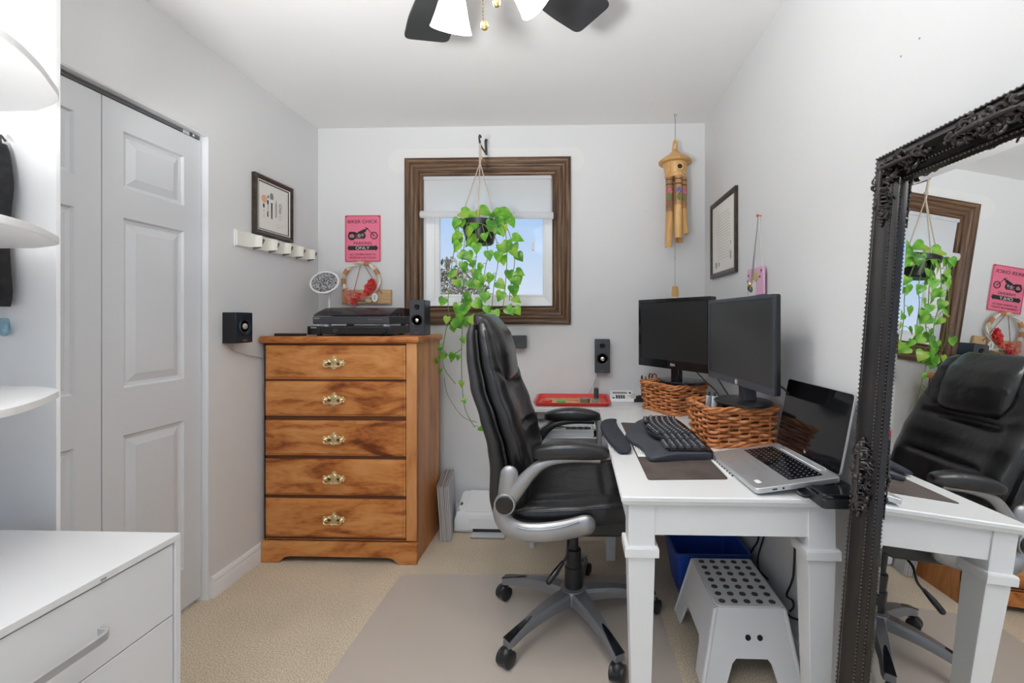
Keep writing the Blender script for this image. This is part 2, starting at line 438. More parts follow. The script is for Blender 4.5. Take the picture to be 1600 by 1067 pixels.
for k, (a, b) in enumerate(((CY0 + .84 + .02, CY1 - .006), (CY0 + .006, CY0 + .85))):
    d = bpy.data.objects.new('door_%d' % (k + 1), None); COL.objects.link(d); d.location = (DX, b, 0); d['kind'] = 'structure'
    d.matrix_basis = M.Translation((DX, b, 0))
    mid = 1.533 if k == 0 else (a + b) / 2
    leaf(d, a, mid - .002); leaf(d, mid + .002, b)
    tr = MB().box(DX - .028, DX - .006, a, b, CZ - .018, CZ - .005).build('door_track', mat('galvanised_track', (.20, .20, .21), .4, .4), d, smooth=False)
    MB().box(DX - .010, DX + .002, b - .09, b - .06, CZ - .024, CZ - .006).box(DX - .010, DX + .004, b - .045, b - .035, CZ - .022, CZ - .008).build('pivot_bracket', CHROME, d, bevel=.002)
    if k == 1: MB().lathe([(.006, 0), (.006, .015), (.016, .02), (.018, .028), (.010, .034)], 16, f_left(mid + .05, 1.0, DX)).build('door_knob', BRASS, d)

# window
win = bpy.data.objects.new('window_1', None); COL.objects.link(win); win['kind'] = 'structure'
win.matrix_basis = M.Translation((-.55, YB, 1.32))
F = f_back(0, 0, YB)
prof = [(0, -.03), (0, .010), (.006, .016), (.012, .010), (.022, .012), (.026, .020), (.034, .018), (.040, .012), (.060, .013), (.066, .020), (.074, .022), (.080, .018), (.088, .024), (.100, .030), (.110, .028), (.1145, .020), (.1145, 0), (.02, 0)]
for i, b in enumerate(sweep_rect(WX0 + .003, WX1 - .003, WZ0 + .003, WZ1 - .003, prof, F)):
    b.build('window_casing', WALNUT if i % 2 == 0 else WALNUTV, win, ang=50)
mb = MB()
for b in sweep_rect(WX0 + .055, WX1 - .055, WZ0 + .055, WZ1 - .055, [(0, -.10), (0, -.055), (.02, -.050), (.055, -.045), (.055, -.10)], F): mb.add(b.v, b.f)
for b in sweep_rect(WX0 + .004, WX1 - .004, WZ0 + .004, WZ1 - .004, [(0, -.115), (0, -.001), (.004, -.001), (.004, -.115)], F): mb.add(b.v, b.f)
mb.build('window_frame', VINYLW, win, smooth=False, bevel=.002)
mb = MB()
for b in sweep_rect(WX0 + .085, WX1 - .068, WZ0 + .078, WZ1 - .078, [(0, -.085), (0, -.07), (.006, -.062), (.035, -.062), (.035, -.085)], F): mb.add(b.v, b.f)
mb.build('window_sash', VINYLW, win, smooth=False, bevel=.002)
MB().box(WX0 + .07, WX1 - .05, YB + .074, YB + .078, WZ0 + .06, WZ1 - .06).build('window_pane', PANE, win, smooth=False)
q = at(833, 383, Y=YB + .055)
MB().box(q.x - .008, q.x + .008, YB + .045, YB + .062, q.z - .035, q.z + .02).build('window_latch', VINYLW, win, bevel=.004)

# outside: ground and a tree
struct(MB().box(-40, 40, YB + .5, 80, -.62, -.6).build('ground_outside', GRASSG, smooth=False))
t = thing('flowering_tree', (-2.75, 8.2, -.6), 'brown and white blossoming tree outside, low in the left of the window', 'tree')
MB().tube([(-2.75, 8.2, -.6), (-2.72, 8.2, .4), (-2.8, 8.15, 1.3)], [.12, .09, .05], 8).build('trunk', BARK, t)
rnd = random.Random(3); mb = MB()
for i in range(2600):
    u, v, w = rnd.gauss(0, 1), rnd.gauss(0, 1), rnd.gauss(0, 1); n_ = sqrt(u * u + v * v + w * w); rr = rnd.random() ** .4
    c = V((-2.35 + u / n_ * rr * .95, 8.2 + v / n_ * rr * .95, 1.30 + w / n_ * rr * 1.05 + .1 * sin(9 * u)))
    a = V((rnd.gauss(0, 1), rnd.gauss(0, 1), rnd.gauss(0, 1))).normalized(); b = a.orthogonal().normalized(); s_ = rnd.uniform(.04, .085)
    mb.add([c - a * s_, c + b * s_ * .5, c + a * s_, c - b * s_ * .5], [(0, 1, 2, 3)])
mb.build('crown', OUTLEAF, t, smooth=False)
# unseen glowing globe, added behind the camera to brighten the room
t = thing('fill_globe', (-.45, -.25, ZC), 'unseen white glowing globe added behind the camera as fill light', 'fill light')
MB().lathe([(.05, ZC), (.05, ZC - .02), (.008, ZC - .03), (.008, ZC - .12)], 24, M.Translation((-.45, -.25, 0))).build('stem', LACQ, t)
MB().ball((-.45, -.25, ZC - .22), .11, 24, 16).build('globe', emit('fill_globe_glow', (1, .995, .98), GLOBE_FILL_W), t)

# ------------------------------------------------------------------ desk
def leg_rings(cx, cy, spec):
    """square tapering leg; spec = [(z, half width)]"""
    return [[V((cx - h, cy - h, z)), V((cx + h, cy - h, z)), V((cx + h, cy + h, z)), V((cx - h, cy + h, z))] for z, h in spec]
DX0, DX1, DY0, DY1, DZ = .121, .718, 1.224, 2.425, .765
t = thing('desk', ((DX0 + DX1) / 2, (DY0 + DY1) / 2, 0), 'white painted wooden desk with tapering banded legs, under the laptop and baskets', 'desk')
mb = MB()
def slab(i, z): return [V((DX0 + i, DY0 + i, z)), V((DX1 - i, DY0 + i, z)), V((DX1 - i, DY1 - i, z)), V((DX0 + i, DY1 - i, z))]
mb.loft([slab(.012, .738), slab(.006, .742), slab(.003, .750), slab(0, .753), slab(0, .762), slab(.003, .765)])
mb.build('desk_top', DESKW, t, ang=20)
a0, a1, b0, b1 = DX0 + .022, DX1 - .022, DY0 + .022, DY1 - .022
MB().box(a0 + .005, a1 - .005, b0 + .004, b0 + .024, .652, .738).box(a0 + .005, a1 - .005, b1 - .024, b1 - .004, .652, .738).box(a0 + .004, a0 + .024, b0, b1, .652, .738).box(a1 - .024, a1 - .004, b0, b1, .652, .738).build('apron', DESKW, t, smooth=False, bevel=.001)
for cx, cy in ((a0 + .035, b0 + .035), (a1 - .035, b0 + .035), (a0 + .035, b1 - .035), (a1 - .035, b1 - .035)):
    lg = MB().loft(leg_rings(cx, cy, [(.0038 if cy < 1.5 and cx < .3 else 0, .022), (.58, .036), (.625, .036), (.738, .0355)])).build('leg', DESKW, t, smooth=False, bevel=.0015)
    MB().loft(leg_rings(cx, cy, [(.592, .037), (.596, .046), (.618, .046), (.623, .044), (.624, .037)])).build('leg_band', DESKW, lg, smooth=False, bevel=.001)

# side table against the back wall
SX0, SX1, SY0, SY1 = -.262, .60, 2.44, 2.795
t = thing('side_table', (.17, 2.62, 0), 'white side table along the back wall, holding the red tray', 'table')
MB().box(SX0, SX1, SY0, SY1, .742, .765).build('table_top', LACQ, t, smooth=False, bevel=.002)
MB().box(SX0 + .015, SX1 - .015, SY0 + .30, SY1 - .01, .12, .742).box(.115, .135, SY0 + .01, SY1 - .02, .45, .742).build('back_panel', PLASTG, t, smooth=False, bevel=.001)  # grey puts the shade beneath the table top into the colour
for cx, cy in ((SX0 + .022, SY0 + .035), (SX0 + .022, SY1 - .03), (SX1 - .03, SY0 + .04), (SX1 - .03, SY1 - .03)):
    MB().loft(leg_rings(cx, cy, [(0, .012), (.05, .015), (.742, .015)])).build('leg', LACQ, t, smooth=False, bevel=.001)
MB().box(SX0 + .03, SX1 - .03, SY0 + .03, SY0 + .05, .075, .095).build('stretcher', LACQ, t, smooth=False, bevel=.001)
k0, k1, k2, k3 = -.235, .098, 2.198, 2.60
tr = MB().box(k0, k1, k2, k3, .665, .672).box(k0, k1, k2, k2 + .022, .672, .705).box(k0, k0 + .014, k2, k3, .672, .705).box(k1 - .014, k1, k2, k3, .672, .705).build('pull_out_tray', LACQ, t, smooth=False, bevel=.001)
for q in ((k0 - .006, k0), (k1, k1 + .006)):
    MB().box(q[0], q[1], 2.38, 2.74, .68, .742).build('runner', STEEL, t, smooth=False)
rnd = random.Random(5)
mb = MB()
for i in range(5):
    y = 2.245 + i * .028
    mb.tube(catmull([(-.20 + .02 * rnd.random(), y, .678), (-.10, y + rnd.uniform(-.01, .01), .684 + .008 * (i % 2)), (0, y + rnd.uniform(-.01, .01), .680), (.075, y, .680)], 4), .004, 6)
tag(mb.build('cable_bundle', CORD), 'loose black cables lying in the pulled-out tray of the side table', 'cable')
t = thing('power_strip', (.0, 2.24, .672), 'black power strip with plugs in the pulled-out tray beside the loose cables', 'power strip')
MB().box(-.06, .075, 2.222, 2.240, .672, .700).build('body', BLK, t, bevel=.003)
for i in range(4): MB().box(-.05 + i * .03, -.032 + i * .03, 2.220, 2.242, .700, .714).build('plug', BLK, t, bevel=.002)

# ------------------------------------------------------------------ office chair (faces +X)
CXc, CYc = -.011, 1.869
t = thing('office_chair', (CXc, CYc, 0), 'black leather high-back office chair with silver flip-up arms pushed up to the desk', 'chair')
def lerp(a, b, u): return a + (b - a) * u
def interp(tab, z):
    if z <= tab[0][0]: return tab[0][1:]
    for p, q in zip(tab, tab[1:]):
        if z <= q[0]:
            u = (z - p[0]) / (q[0] - p[0]); u = u * u * (3 - 2 * u) * .5 + u * .5
            return tuple(lerp(a, b, u) for a, b in zip(p[1:], q[1:]))
    return tab[-1][1:]
# z, rear x, front x (side bolster), half width
BT = [(.46, -.285, -.215, .20), (.50, -.308, -.19, .225), (.58, -.325, -.165, .235), (.69, -.322, -.148, .242), (.78, -.330, -.170, .255), (.88, -.356, -.205, .262),
      (.99, -.392, -.248, .255), (1.10, -.408, -.285, .238), (1.18, -.412, -.305, .222), (1.225, -.402, -.325, .205), (1.245, -.385, -.345, .17)]
def back_ring(z, f0, f1, wk, front=True):
    xr, xf, hw = interp(BT, z); d = xf - xr; x0, x1 = xr + d * f0, xr + d * f1; hw *= wk
    n = 40; ring = []
    for j in range(n):
        a = 2 * pi * j / n; ca, sa = cos(a), sin(a)
        y = hw * (1 if sa > 0 else -1) * abs(sa) ** .45
        x = (x0 + x1) / 2 + (x1 - x0) / 2 * (1 if ca > 0 else -1) * abs(ca) ** .55
        if front and ca > 0:
            u = abs(y) / hw
            x -= .034 * max(0, 1 - (u / .62) ** 6) * min(1, (z - .48) / .1)                     # centre channel
            x -= .020 * math.exp(-((u - .65) / .045) ** 2)
            for zs in (.80, .97): x -= .018 * math.exp(-((z - zs) / .012) ** 2) * (u < .66)
            for zs in (1.03,): x -= .010 * math.exp(-((z - zs - .16 * (u - .8)) / .008) ** 2) * (u > .66)
        ring.append(V((x, CYc + y, z)))
    return ring
zs = [.46 + i * .785 / 90 for i in range(91)]
MB().loft([back_ring(z, .40, 1.0, 1.0) for z in zs]).build('backrest', LEATHER, t, ang=60)
MB().loft([back_ring(z, -.02, .42, .95, False) for z in [.455 + i * .765 / 40 for i in range(41)]]).build('back_shell', SHELL, t, ang=60)
for sg in (-1, 1):
    for ff, ww, rr in ((.44, .992, .005), (.78, .992, .0032)):
        pts = []
        for z in [.50 + i * .70 / 40 for i in range(41)]:
            xr, xf, hw = interp(BT, z); pts.append((xr + (xf - xr) * ff, CYc + sg * hw * ww, z))
        MB().tube(pts, rr, 6).build('piping', LEATHER, t)
# pillow-like headrest
mb = MB(); rings = []
for i in range(25):
    u = i / 24; z = lerp(1.005, 1.262, u); s_ = max(.03, sin(pi * (u * .94 + .03))) ** .34
    xr, xf, hw = interp(BT, min(z, 1.2)); w = .165 * s_ ** .3
    ring = []
    for j in range(32):
        a = 2 * pi * j / 32
        y = w * (1 if sin(a) > 0 else -1) * abs(sin(a)) ** .4
        ca = cos(a); x = xf - .035 - .03 * max(0, u - .75) * 4 + (.062 * s_ if ca > 0 else .05 * s_) * (1 if ca > 0 else -1) * abs(ca) ** .75
        ring.append(V((x, CYc + y, z)))
    rings.append(ring)
MB().loft(rings).build('headrest', LEATHER, t, ang=60)
# seat
def seat_ring(x):
    u = (x + .25) / .50
    zt = lerp(.575, .618, min(1, max(0, u * 1.15))) - .055 * max(0, (u - .82) / .18) ** 2 - .03 * max(0, (.12 - u) / .12) ** 2
    zb = .478 + .045 * max(0, (u - .85) / .15) ** 2; hw = .262 - .02 * abs(u - .5) * 2 - .03 * max(0, (u - .9) / .1) ** 2
    ring = []
    for j in range(44):
        a = 2 * pi * j / 44; ca, sa = cos(a), sin(a)
        y = hw * (1 if ca > 0 else -1) * abs(ca) ** .5; z = (zt + zb) / 2 + (zt - zb) / 2 * (1 if sa > 0 else -1) * abs(sa) ** .6
        if sa > 0:
            v = abs(y) / hw
            z -= .014 * math.exp(-((v - .70) / .05) ** 2); z -= .012 * max(0, 1 - (v / .66) ** 4)
            if v < .7: z -= .012 * math.exp(-((u - .72) / .025) ** 2)
            else: z -= .006 * math.exp(-((u - .86) / .012) ** 2)
        ring.append(V((x, CYc + y, z)))
    return ring
MB().loft([seat_ring(-.25 + i * .5 / 60) for i in range(61)]).build('seat', LEATHER, t, ang=60)
MB().loft([[V((x, CYc + sg * w, z)) for sg, z in ((-1, z0), (1, z0), (1, z1), (-1, z1))] for x, w, z0, z1 in ((-.24, .20, .47, .54), (-.05, .245, .462, .55), (.15, .245, .462, .55), (.225, .22, .475, .53))]).build('seat_base', BLK, t, bevel=.012, seg=3)
for sg in (-1, 1):
    pts = []
    for i in range(31):
        x = -.22 + i * .45 / 30; u = (x + .25) / .5
        pts.append((x, CYc + sg * (.262 - .02 * abs(u - .5) * 2 - .002), lerp(.545, .585, u) - .02 * max(0, (u - .85) / .15) ** 2))
    MB().tube(pts, .0035, 6).build('piping', LEATHER, t)
# arms
for sg in (-1, 1):
    yy = CYc + sg * .298
    up = catmull([(-.245, yy, .606), (-.215, yy, .640), (-.175, yy, .688), (-.135, yy, .728), (-.085, yy, .752), (-.01, yy, .763), (.082, yy, .762)], 5)
    k = len(up); rr = [lerp(.034, .0165, min(1, i / (k * .6))) for i in range(k)]
    arm = MB().tube(up, rr, 12, flat=(0, 1, 0), ry=[lerp(.018, .022, i / k) for i in range(k)]).build('arm_bracket', SILVER, t, ang=50)
    MB().tube([q + V((.004, -sg * .008, -.002)) for q in up[2:]], [x * .97 for x in rr[2:]], 12, flat=(0, 1, 0), ry=.020).build('inner_liner', BLK, t, ang=50)
    lo_ = catmull([(-.245, yy, .610), (-.258, yy, .572), (-.240, yy, .530), (-.195, yy, .507), (-.13, yy, .503), (-.05, yy, .512), (.035, yy, .532)], 5)
    k = len(lo_)
    MB().tube(lo_, [lerp(.030, .036, i / k) for i in range(k)], 14, flat=(0, 1, 0), ry=.019).ball((.035, yy, .532), (.034, .019, .034), 14, 8).build('arm_support', SILVER, t, ang=50)
    MB().tube(catmull([(-.205, yy - sg * .0 + sg * .0195, .530), (-.15, yy + sg * .0195, .521), (-.07, yy + sg * .0195, .528), (.01, yy + sg * .0195, .552)], 5), .0035, 6).build('moulded_ridge', SILVER, t)
    MB().tube([(-.242, yy, .60), (-.236, yy, .66), (-.232, yy, .70)], [.033, .033, .032], 14, flat=(0, 1, 0), ry=.016).ball((-.232, yy, .702), (.032, .016, .032), 14, 8).build('back_bracket', SILVER, t, ang=50)
    MB().cyl((-.232, yy - sg * .06, .68), (-.232, yy, .68), .014).build('bolt', STEEL, t)
    MB().cyl((.0, yy - sg * .06, .52), (.0, yy, .52), .016).build('bolt', STEEL, t)
    MB().cyl((-.245, yy - sg * .01, .606), (-.245, yy + sg * .026, .606), .037, n=28).build('pivot_ring', SILVER, t, bevel=.002)
    MB().cyl((-.245, yy + sg * .020, .606), (-.245, yy + sg * .030, .606), .031, n=28).build('pivot_cap', BLKG, t, bevel=.003)
    rings = []
    for i in range(25):
        u = i / 24; x = lerp(-.150, .113, u); s_ = max(.02, sin(pi * (.02 + .96 * u))) ** .32
        zc = .780 + .012 * sin(pi * u) - .004; ring = []
        for j in range(24):
            a = 2 * pi * j / 24; ring.append(V((x, yy + .040 * s_ * (1 if cos(a) > 0 else -1) * abs(cos(a)) ** .75, zc + .0285 * s_ * (1 if sin(a) > 0 else -1) * abs(sin(a)) ** .7 + (.004 if sin(a) > 0 else 0))))
        rings.append(ring)
    MB().loft(rings).build('armrest_pad', LEATHER, t, ang=60)
# mechanism, gas lift, lever
MB().box(-.13, .12, CYc - .085, CYc + .085, .415, .468).build('tilt_mechanism', BLK, t, bevel=.01)
MB().lathe([(.020, .42), (.020, .30), (.030, .30), (.031, .29), (.031, .235), (.036, .23), (.038, .13), (.036, .118)], 28, M.Translation((CXc, CYc, 0))).build('gas_lift', BLK, t, bevel=.001)
MB().tube(catmull([(-.02, CYc - .04, .42), (-.03, CYc - .12, .40), (-.035, CYc - .15, .35), (-.055, CYc - .17, .325)], 5), .005, 8).build('lever', BLK, t)
MB().tube([(-.048, CYc - .165, .333), (-.075, CYc - .185, .305), (-.100, CYc - .20, .278)], [.007, .012, .012], 12).ball((-.100, CYc - .20, .278), .012, 10, 6).build('lever_grip', BLKG, t)
# five star base
MB().lathe([(.036, .150), (.052, .145), (.060, .130), (.060, .098), (.045, .085)], 30, M.Translation((CXc, CYc, 0))).build('base_hub', STAR, t)
for k in range(5):
    an = R(10 + 72 * k); d = V((cos(an), sin(an), 0)); pz = V((-sin(an), cos(an), 0)); C0 = V((CXc, CYc, 0))
    rings = []
    for i in range(15):
        u = i / 14; r_ = lerp(.035, .345, u); zt = lerp(.143, .093, u) + .014 * sin(pi * u); hb = lerp(.046, .026, u); w = lerp(.034, .021, min(1, u * 1.4)) + .003 * max(0, u - .8) * 5
        if i == 14: w *= .75
        c = C0 + d * r_
        rings.append([c - pz * w * .75 + V((0, 0, zt)), c - pz * w + V((0, 0, zt - .012)), c - pz * w + V((0, 0, zt - hb)), c + pz * w + V((0, 0, zt - hb)), c + pz * w + V((0, 0, zt - .012)), c + pz * w * .75 + V((0, 0, zt))])
    sa = MB().loft(rings).build('base_arm', STAR, t, ang=30)
    ins = []
    for i in range(9):
        u = .62 + .38 * i / 8; r_ = lerp(.035, .345, u) + .001; zt = lerp(.143, .093, u) + .014 * sin(pi * u); w = .003 + .0165 * (i / 8) ** .6
        c = C0 + d * r_ + V((0, 0, zt)); ins.append([c - pz * w, c + pz * w, c + pz * w * .8 + V((0, 0, .004)), c - pz * w * .8 + V((0, 0, .004))])
    MB().loft(ins).build('foot_insert', BLKG, sa, ang=30)
    c = C0 + d * .335
    ca = MB().cyl(c + V((0, 0, .088)), c + V((0, 0, .050)), .009).build('caster', BLK, t)
    sw = R([40, -20, 75, 10, -50][k]) + an; wd = V((cos(sw), sin(sw), 0)); wp = V((-sin(sw), cos(sw), 0)); wc = c + wd * .012 + V((0, 0, .0325))
    MB().tube([wc - wp * .009, wc + wp * .009], .027, 20).ball(wc + V((0, 0, .012)), (.024, .024, .024), 14, 8).build('caster_hood', BLK, ca)
    for s2 in (-1, 1):
        MB().tube([wc + wp * s2 * .009, wc + wp * s2 * .014, wc + wp * s2 * .024, wc + wp * s2 * .028], [.026, .0285, .0285, .022], 22).build('caster_wheel', BLK, ca, ang=50)

# ------------------------------------------------------------------ clear chair mat
poly = [(-.852, 2.19), (.350, 2.22), (.372, 1.0), (-.86, 1.0)]
def rpoly(poly, r):
    out = []
    n = len(poly)
    for i in range(n):
        a, b, c = V(poly[i - 1]), V(poly[i]), V(poly[(i + 1) % n]); u = (a - b).normalized() * r; w = (c - b).normalized() * r
        for k in range(6):
            q = k / 5; out.append(tuple((b + u) * (1 - q) ** 2 + b * 2 * q * (1 - q) + (b + w) * q * q))
    return out
o = MB().prism(rpoly([(p[0], p[1]) for p in poly], .04), .001, .0035).build('chair_mat', MATV, smooth=False)
tag(o, 'translucent grey-brown vinyl chair mat lying on the beige carpet', 'mat')

# ------------------------------------------------------------------ dresser
t = thing('dresser', (-1.21, 2.48, 0), 'stained wooden five-drawer dresser with brass pulls in the left corner', 'dresser')
dx0, dx1, dy0, dy1 = -1.605, -.810, 2.292, 2.680
mb = MB().box(dx0, dx0 + .012, dy0, dy1, .0, 1.118).box(dx1 - .02, dx1, dy0, dy1, 0, 1.118).box(dx0, dx1, dy1 - .01, dy1, .05, 1.118).box(dx0, dx1, dy0, dy0 + .02, .11, 1.118)
mb.build('cabinet_body', MAPLEV, t, smooth=False, bevel=.001)
MB().box(dx0 + .012, dx1 - .05, dy0 - .0008, dy0, .115, 1.118).build('drawer_recess', mat('dark_gap', (.12, .04, .015), .7), t, smooth=False)
MB().box(dx1 - .052, dx1 + .001, dy0 - .010, dy0 + .012, .115, 1.118).build('corner_stile', MAPLEV, t, smooth=False, bevel=.002)
mb = MB()
prof = [(0, 1.118), (.008, 1.120), (.016, 1.128), (.018, 1.138), (.014, 1.150), (.010, 1.154)]
rings = []
for d, z in prof: rings.append([V((dx0 - d * .6, dy0 - .012 - d, z)), V((dx1 + d, dy0 - .012 - d, z)), V((dx1 + d, dy1, z)), V((dx0 - d * .6, dy1, z))])
mb.loft(rings).build('dresser_top', MAPLE, t, ang=25)
# plinth with scalloped apron
F = f_back(0, 0, dy0 - .002)
pp = [(dx0 - .004, 0), (dx0 + .085, 0), (dx0 + .10, .010), (dx0 + .115, .026), (dx0 + .145, .034), (dx1 - .145, .034), (dx1 - .115, .026), (dx1 - .10, .010), (dx1 - .085, 0), (dx1 + .006, 0), (dx1 + .006, .108), (dx0 - .004, .108)]
MB().prism(pp, 0, .020, F).build('plinth', MAPLE, t, smooth=False, bevel=.003)
def drawer_pull(cx, cz, y, parent):
    G = f_back(cx, cz, y)
    root = MB()
    wide = .057
    outl = []
    for i in range(64):                                     # pierced-look scalloped backplate
        a = 2 * pi * i / 64; r = 1 + .16 * cos(4 * a) + .10 * cos(8 * a + .4) + .07 * sin(13 * a)
        outl.append((wide * .96 * cos(a) * (r * .25 + .78), .021 * sin(a) * r * (1.0 + .35 * math.exp(-(cos(a) / .22) ** 2))))
    root.prism(outl, 0, .0025, G)
    for sx in (-1, 1):
        root.lathe([(.010, .002), (.010, .008), (.006, .012), (.0075, .018), (.003, .022)], 12, G @ M.Translation((sx * .042, -.001, 0)))
        root.ball(G @ V((sx * .049, .010, .004)), .006, 8, 6); root.ball(G @ V((sx * .050, -.012, .004)), .006, 8, 6)
        root.tube([G @ V(q) for q in catmull([(sx * .020, .004, .004), (sx * .028, .012, .005), (sx * .036, .008, .005), (sx * .030, .002, .004)], 4)], .0022, 6)
    root.ball(G @ V((0, .010, .003)), (.015, .005, .013), 12, 8)
    root.ball(G @ V((0, .024, .003)), (.004, .004, .006), 8, 6); root.ball(G @ V((0, -.026, .003)), (.003, .003, .007), 8, 6)
    pl = root.build('drawer_pull', BRASS, parent, ang=40)
    for sx in (-1, 1):
        MB().prism([(sx * .024 + .010 * cos(a), -.005 + .007 * sin(a)) for a in [i * pi / 7 for i in range(14)]], .0024, .0031, G).prism([(sx * .033 + .004 * cos(a), .011 + .003 * sin(a)) for a in [i * pi / 5 for i in range(10)]], .0024, .0031, G).build('pierced_pattern', mat('dark_gap', (.12, .04, .015), .7), parent, smooth=False)
    pts = [(-.042, -.001, .016), (-.044, -.012, .020), (-.030, -.019, .022), (-.012, -.015, .023), (0, -.018, .024), (.012, -.015, .023), (.030, -.019, .022), (.044, -.012, .020), (.042, -.001, .016)]
    root2 = MB().tube([G @ V(q) for q in catmull(pts, 5)], .0032, 8).ball(G @ V((0, -.018, .024)), .0055, 8, 6)
    root2.build('drawer_pull', BRASS, parent)
ed = [(1.110, .930), (.926, .742), (.726, .540), (.528, .338), (.326, .124)]
for i, (z1, z0) in enumerate(ed):
    z1 -= .002; z0 += .004; x0, x1 = dx0 + .010, dx1 - .055; y = dy0
    def rg(i_, yy_): return [V((x0 + i_, yy_, z0 + i_)), V((x1 - i_, yy_, z0 + i_)), V((x1 - i_, yy_, z1 - i_)), V((x0 + i_, yy_, z1 - i_))]
    dr = MB().loft([rg(0, y + .01), rg(0, y - .006), rg(.003, y - .010), rg(.010, y - .012), rg(.013, y - .017), rg(.016, y - .018)]).build('drawer', MAPLE, t, smooth=False)
    drawer_pull((x0 + x1) / 2, (z0 + z1) / 2 - .004 + .003, y - .018, dr)
DT = 1.154

# ------------------------------------------------------------------ on the dresser
o = MB().prism(rrect(.165, .042, .012), DT, DT + .014, M.Translation((-1.495, 2.335, 0)) @ M.Rotation(R(-4), 4, 'Z')).build('remote_control', BLK, bevel=.004)
tag(o, 'black remote control lying on the left front corner of the dresser top', 'remote control')
t = thing('disc_player', (-1.18, 2.50, DT), 'flat black disc player on the dresser, underneath the turntable', 'disc player')
x0, x1, y0, y1 = -1.402, -.965, 2.335, 2.62
MB().box(x0, x1, y0, y1, DT + .008, DT + .050).build('case', DGREY, t, bevel=.003)
MB().box(x0, x0 + .070, y0 - .006, y0 + .01, DT + .007, DT + .051).build('front_block', BLKG, t, bevel=.002)
MB().box(x0 + .072, x1 - .002, y0 - .004, y0 + .006, DT + .010, DT + .047).build('front_panel', BLK, t, bevel=.002)
text('SONY', .032, .0055, f_back(x0 + .034, DT + .043, y0 - .0065), PAPERW, t)
MB().tube([f_back(x0 + .15, DT + .028, y0 - .005) @ V((.008 * cos(a) * 1.4, .006 * sin(a), 0)) for a in [i * pi / 8 for i in range(14)]], .0008, 5).build('disc_emblem', INKG, t)
MB().cyl((x1 - .03, y0 - .014, DT + .021), (x1 - .03, y0, DT + .021), .010, n=20).build('knob', BLKG, t, bevel=.001)
for fx in (x0 + .04, x1 - .04):
    for fy in (y0 + .04, y1 - .04): MB().cyl((fx, fy, DT), (fx, fy, DT + .008), .014).build('foot', BLK, t)
t = thing('turntable', (-1.17, 2.5, DT + .05), 'black record player with a smoked lid, stacked on the disc player', 'record player')
x0, x1, y0, y1 = -1.378, -.972, 2.340, 2.665; zb = DT + .062
MB().box(x0, x1, y0, y1, zb, zb + .040).build('plinth', DGREY, t, bevel=.003)
MB().box(x0 + .001, x1 - .001, y0 - .003, y0 + .005, zb + .004, zb + .036).build('front_panel', DGREY, t, bevel=.001)
text('SONY', .030, .006, f_back(x0 + .022, zb + .030, y0 - .0036), PAPERW, t)
text('STEREO TURNTABLE SYSTEM', .075, .004, f_back(x1 - .075, zb + .024, y0 - .0036), INKG, t)
for fx in (x0 + .055, x1 - .03):
    for fy in (y0 + .035, y1 - .04): MB().cyl((fx, fy, zb - .012), (fx, fy, zb), .020, .022).build('foot', PLASTW, t)
MB().cyl((-1.21, 2.51, zb + .040), (-1.21, 2.51, zb + .052), .142, n=40).build('platter', BLK, t, bevel=.002)
MB().tube(catmull([(-1.02, 2.60, zb + .058), (-1.02, 2.50, zb + .060), (-1.05, 2.41, zb + .057)], 5), .004, 8).cyl((-1.02, 2.60, zb + .04), (-1.02, 2.60, zb + .062), .014).build('tonearm', CHROME, t)
lid = [(y0 + .002, zb + .042), (y0 + .004, zb + .048), (y0 + .05, zb + .066), (y0 + .11, zb + .084), (y0 + .16, zb + .090), (y0 + .28, zb + .086), (y1 - .004, zb + .080), (y1 - .002, zb + .042)]
MB().loft([[V((x, a, b)) for a, b in lid] for x in (x0 + .002, x1 - .002)]).build('smoked_lid', SMOKE, t, ang=50)

def speaker(x, y, z, w, d, h, label, hang=False, rz=0, kind='speaker'):
    m = M.Translation((x, y, z)) @ M.Rotation(rz, 4, 'Z')
    t = thing('speaker', (x, y, z), label, 'speaker', None)
    G = m @ f_back(0, 0, -d / 2)
    MB().box(-w / 2, w / 2, -d / 2, d / 2, 0, h, m).build('cabinet', BLUEBLK if not hang else BLK, t, bevel=.003)
    MB().prism(rrect(w * .97, h * .985, .003, 3, 0, h / 2), 0, .004, G).build('baffle', DGREY, t, bevel=.001)
    cy = h * .42; r = w * .40
    if kind == 'speaker':
        MB().lathe([(r, .004), (r * .98, .008), (r * .86, .006), (r * .5, -.002), (r * .3, .0)], 28, G @ M.Translation((0, cy, 0))).build('woofer', BLK, t)
        MB().ball(G @ V((0, cy, .004)), (r * .36, .006, r * .36), 16, 8).build('dust_cap', CHROME, t, label=None) if False else MB().lathe([(r * .38, .002), (r * .34, .008), (r * .2, .011), (.001, .012)], 20, G @ M.Translation((0, cy, 0))).build('dust_cap', CHROME, t)
        MB().lathe([(w * .19, .004), (w * .18, .007), (w * .10, .003), (.001, .006)], 20, G @ M.Translation((0, h * .80, 0))).build('tweeter', BLK, t)
        text('SONY', w * .28, w * .05, G @ M.Translation((0, h * .07, .0042)), INKG, t)
    return t
speaker(-.862, 2.49, DT, .082, .10, .192, 'small blue-black speaker standing on the dresser beside the record player')
speaker(.158, 2.775, .918, .090, .062, .203, 'tall black speaker mounted on the back wall above the red tray', True)
t = speaker(-.375, 2.775, 1.064, .140, .062, .078, 'low black speaker on the wall under the window, half behind the chair', True, kind='plain')
MB().prism(rrect(.13, .068, .004, 3, 0, .039), .004, .006, f_back(-.375, 1.064, 2.744)).build('cloth_grille', DGREY, t)
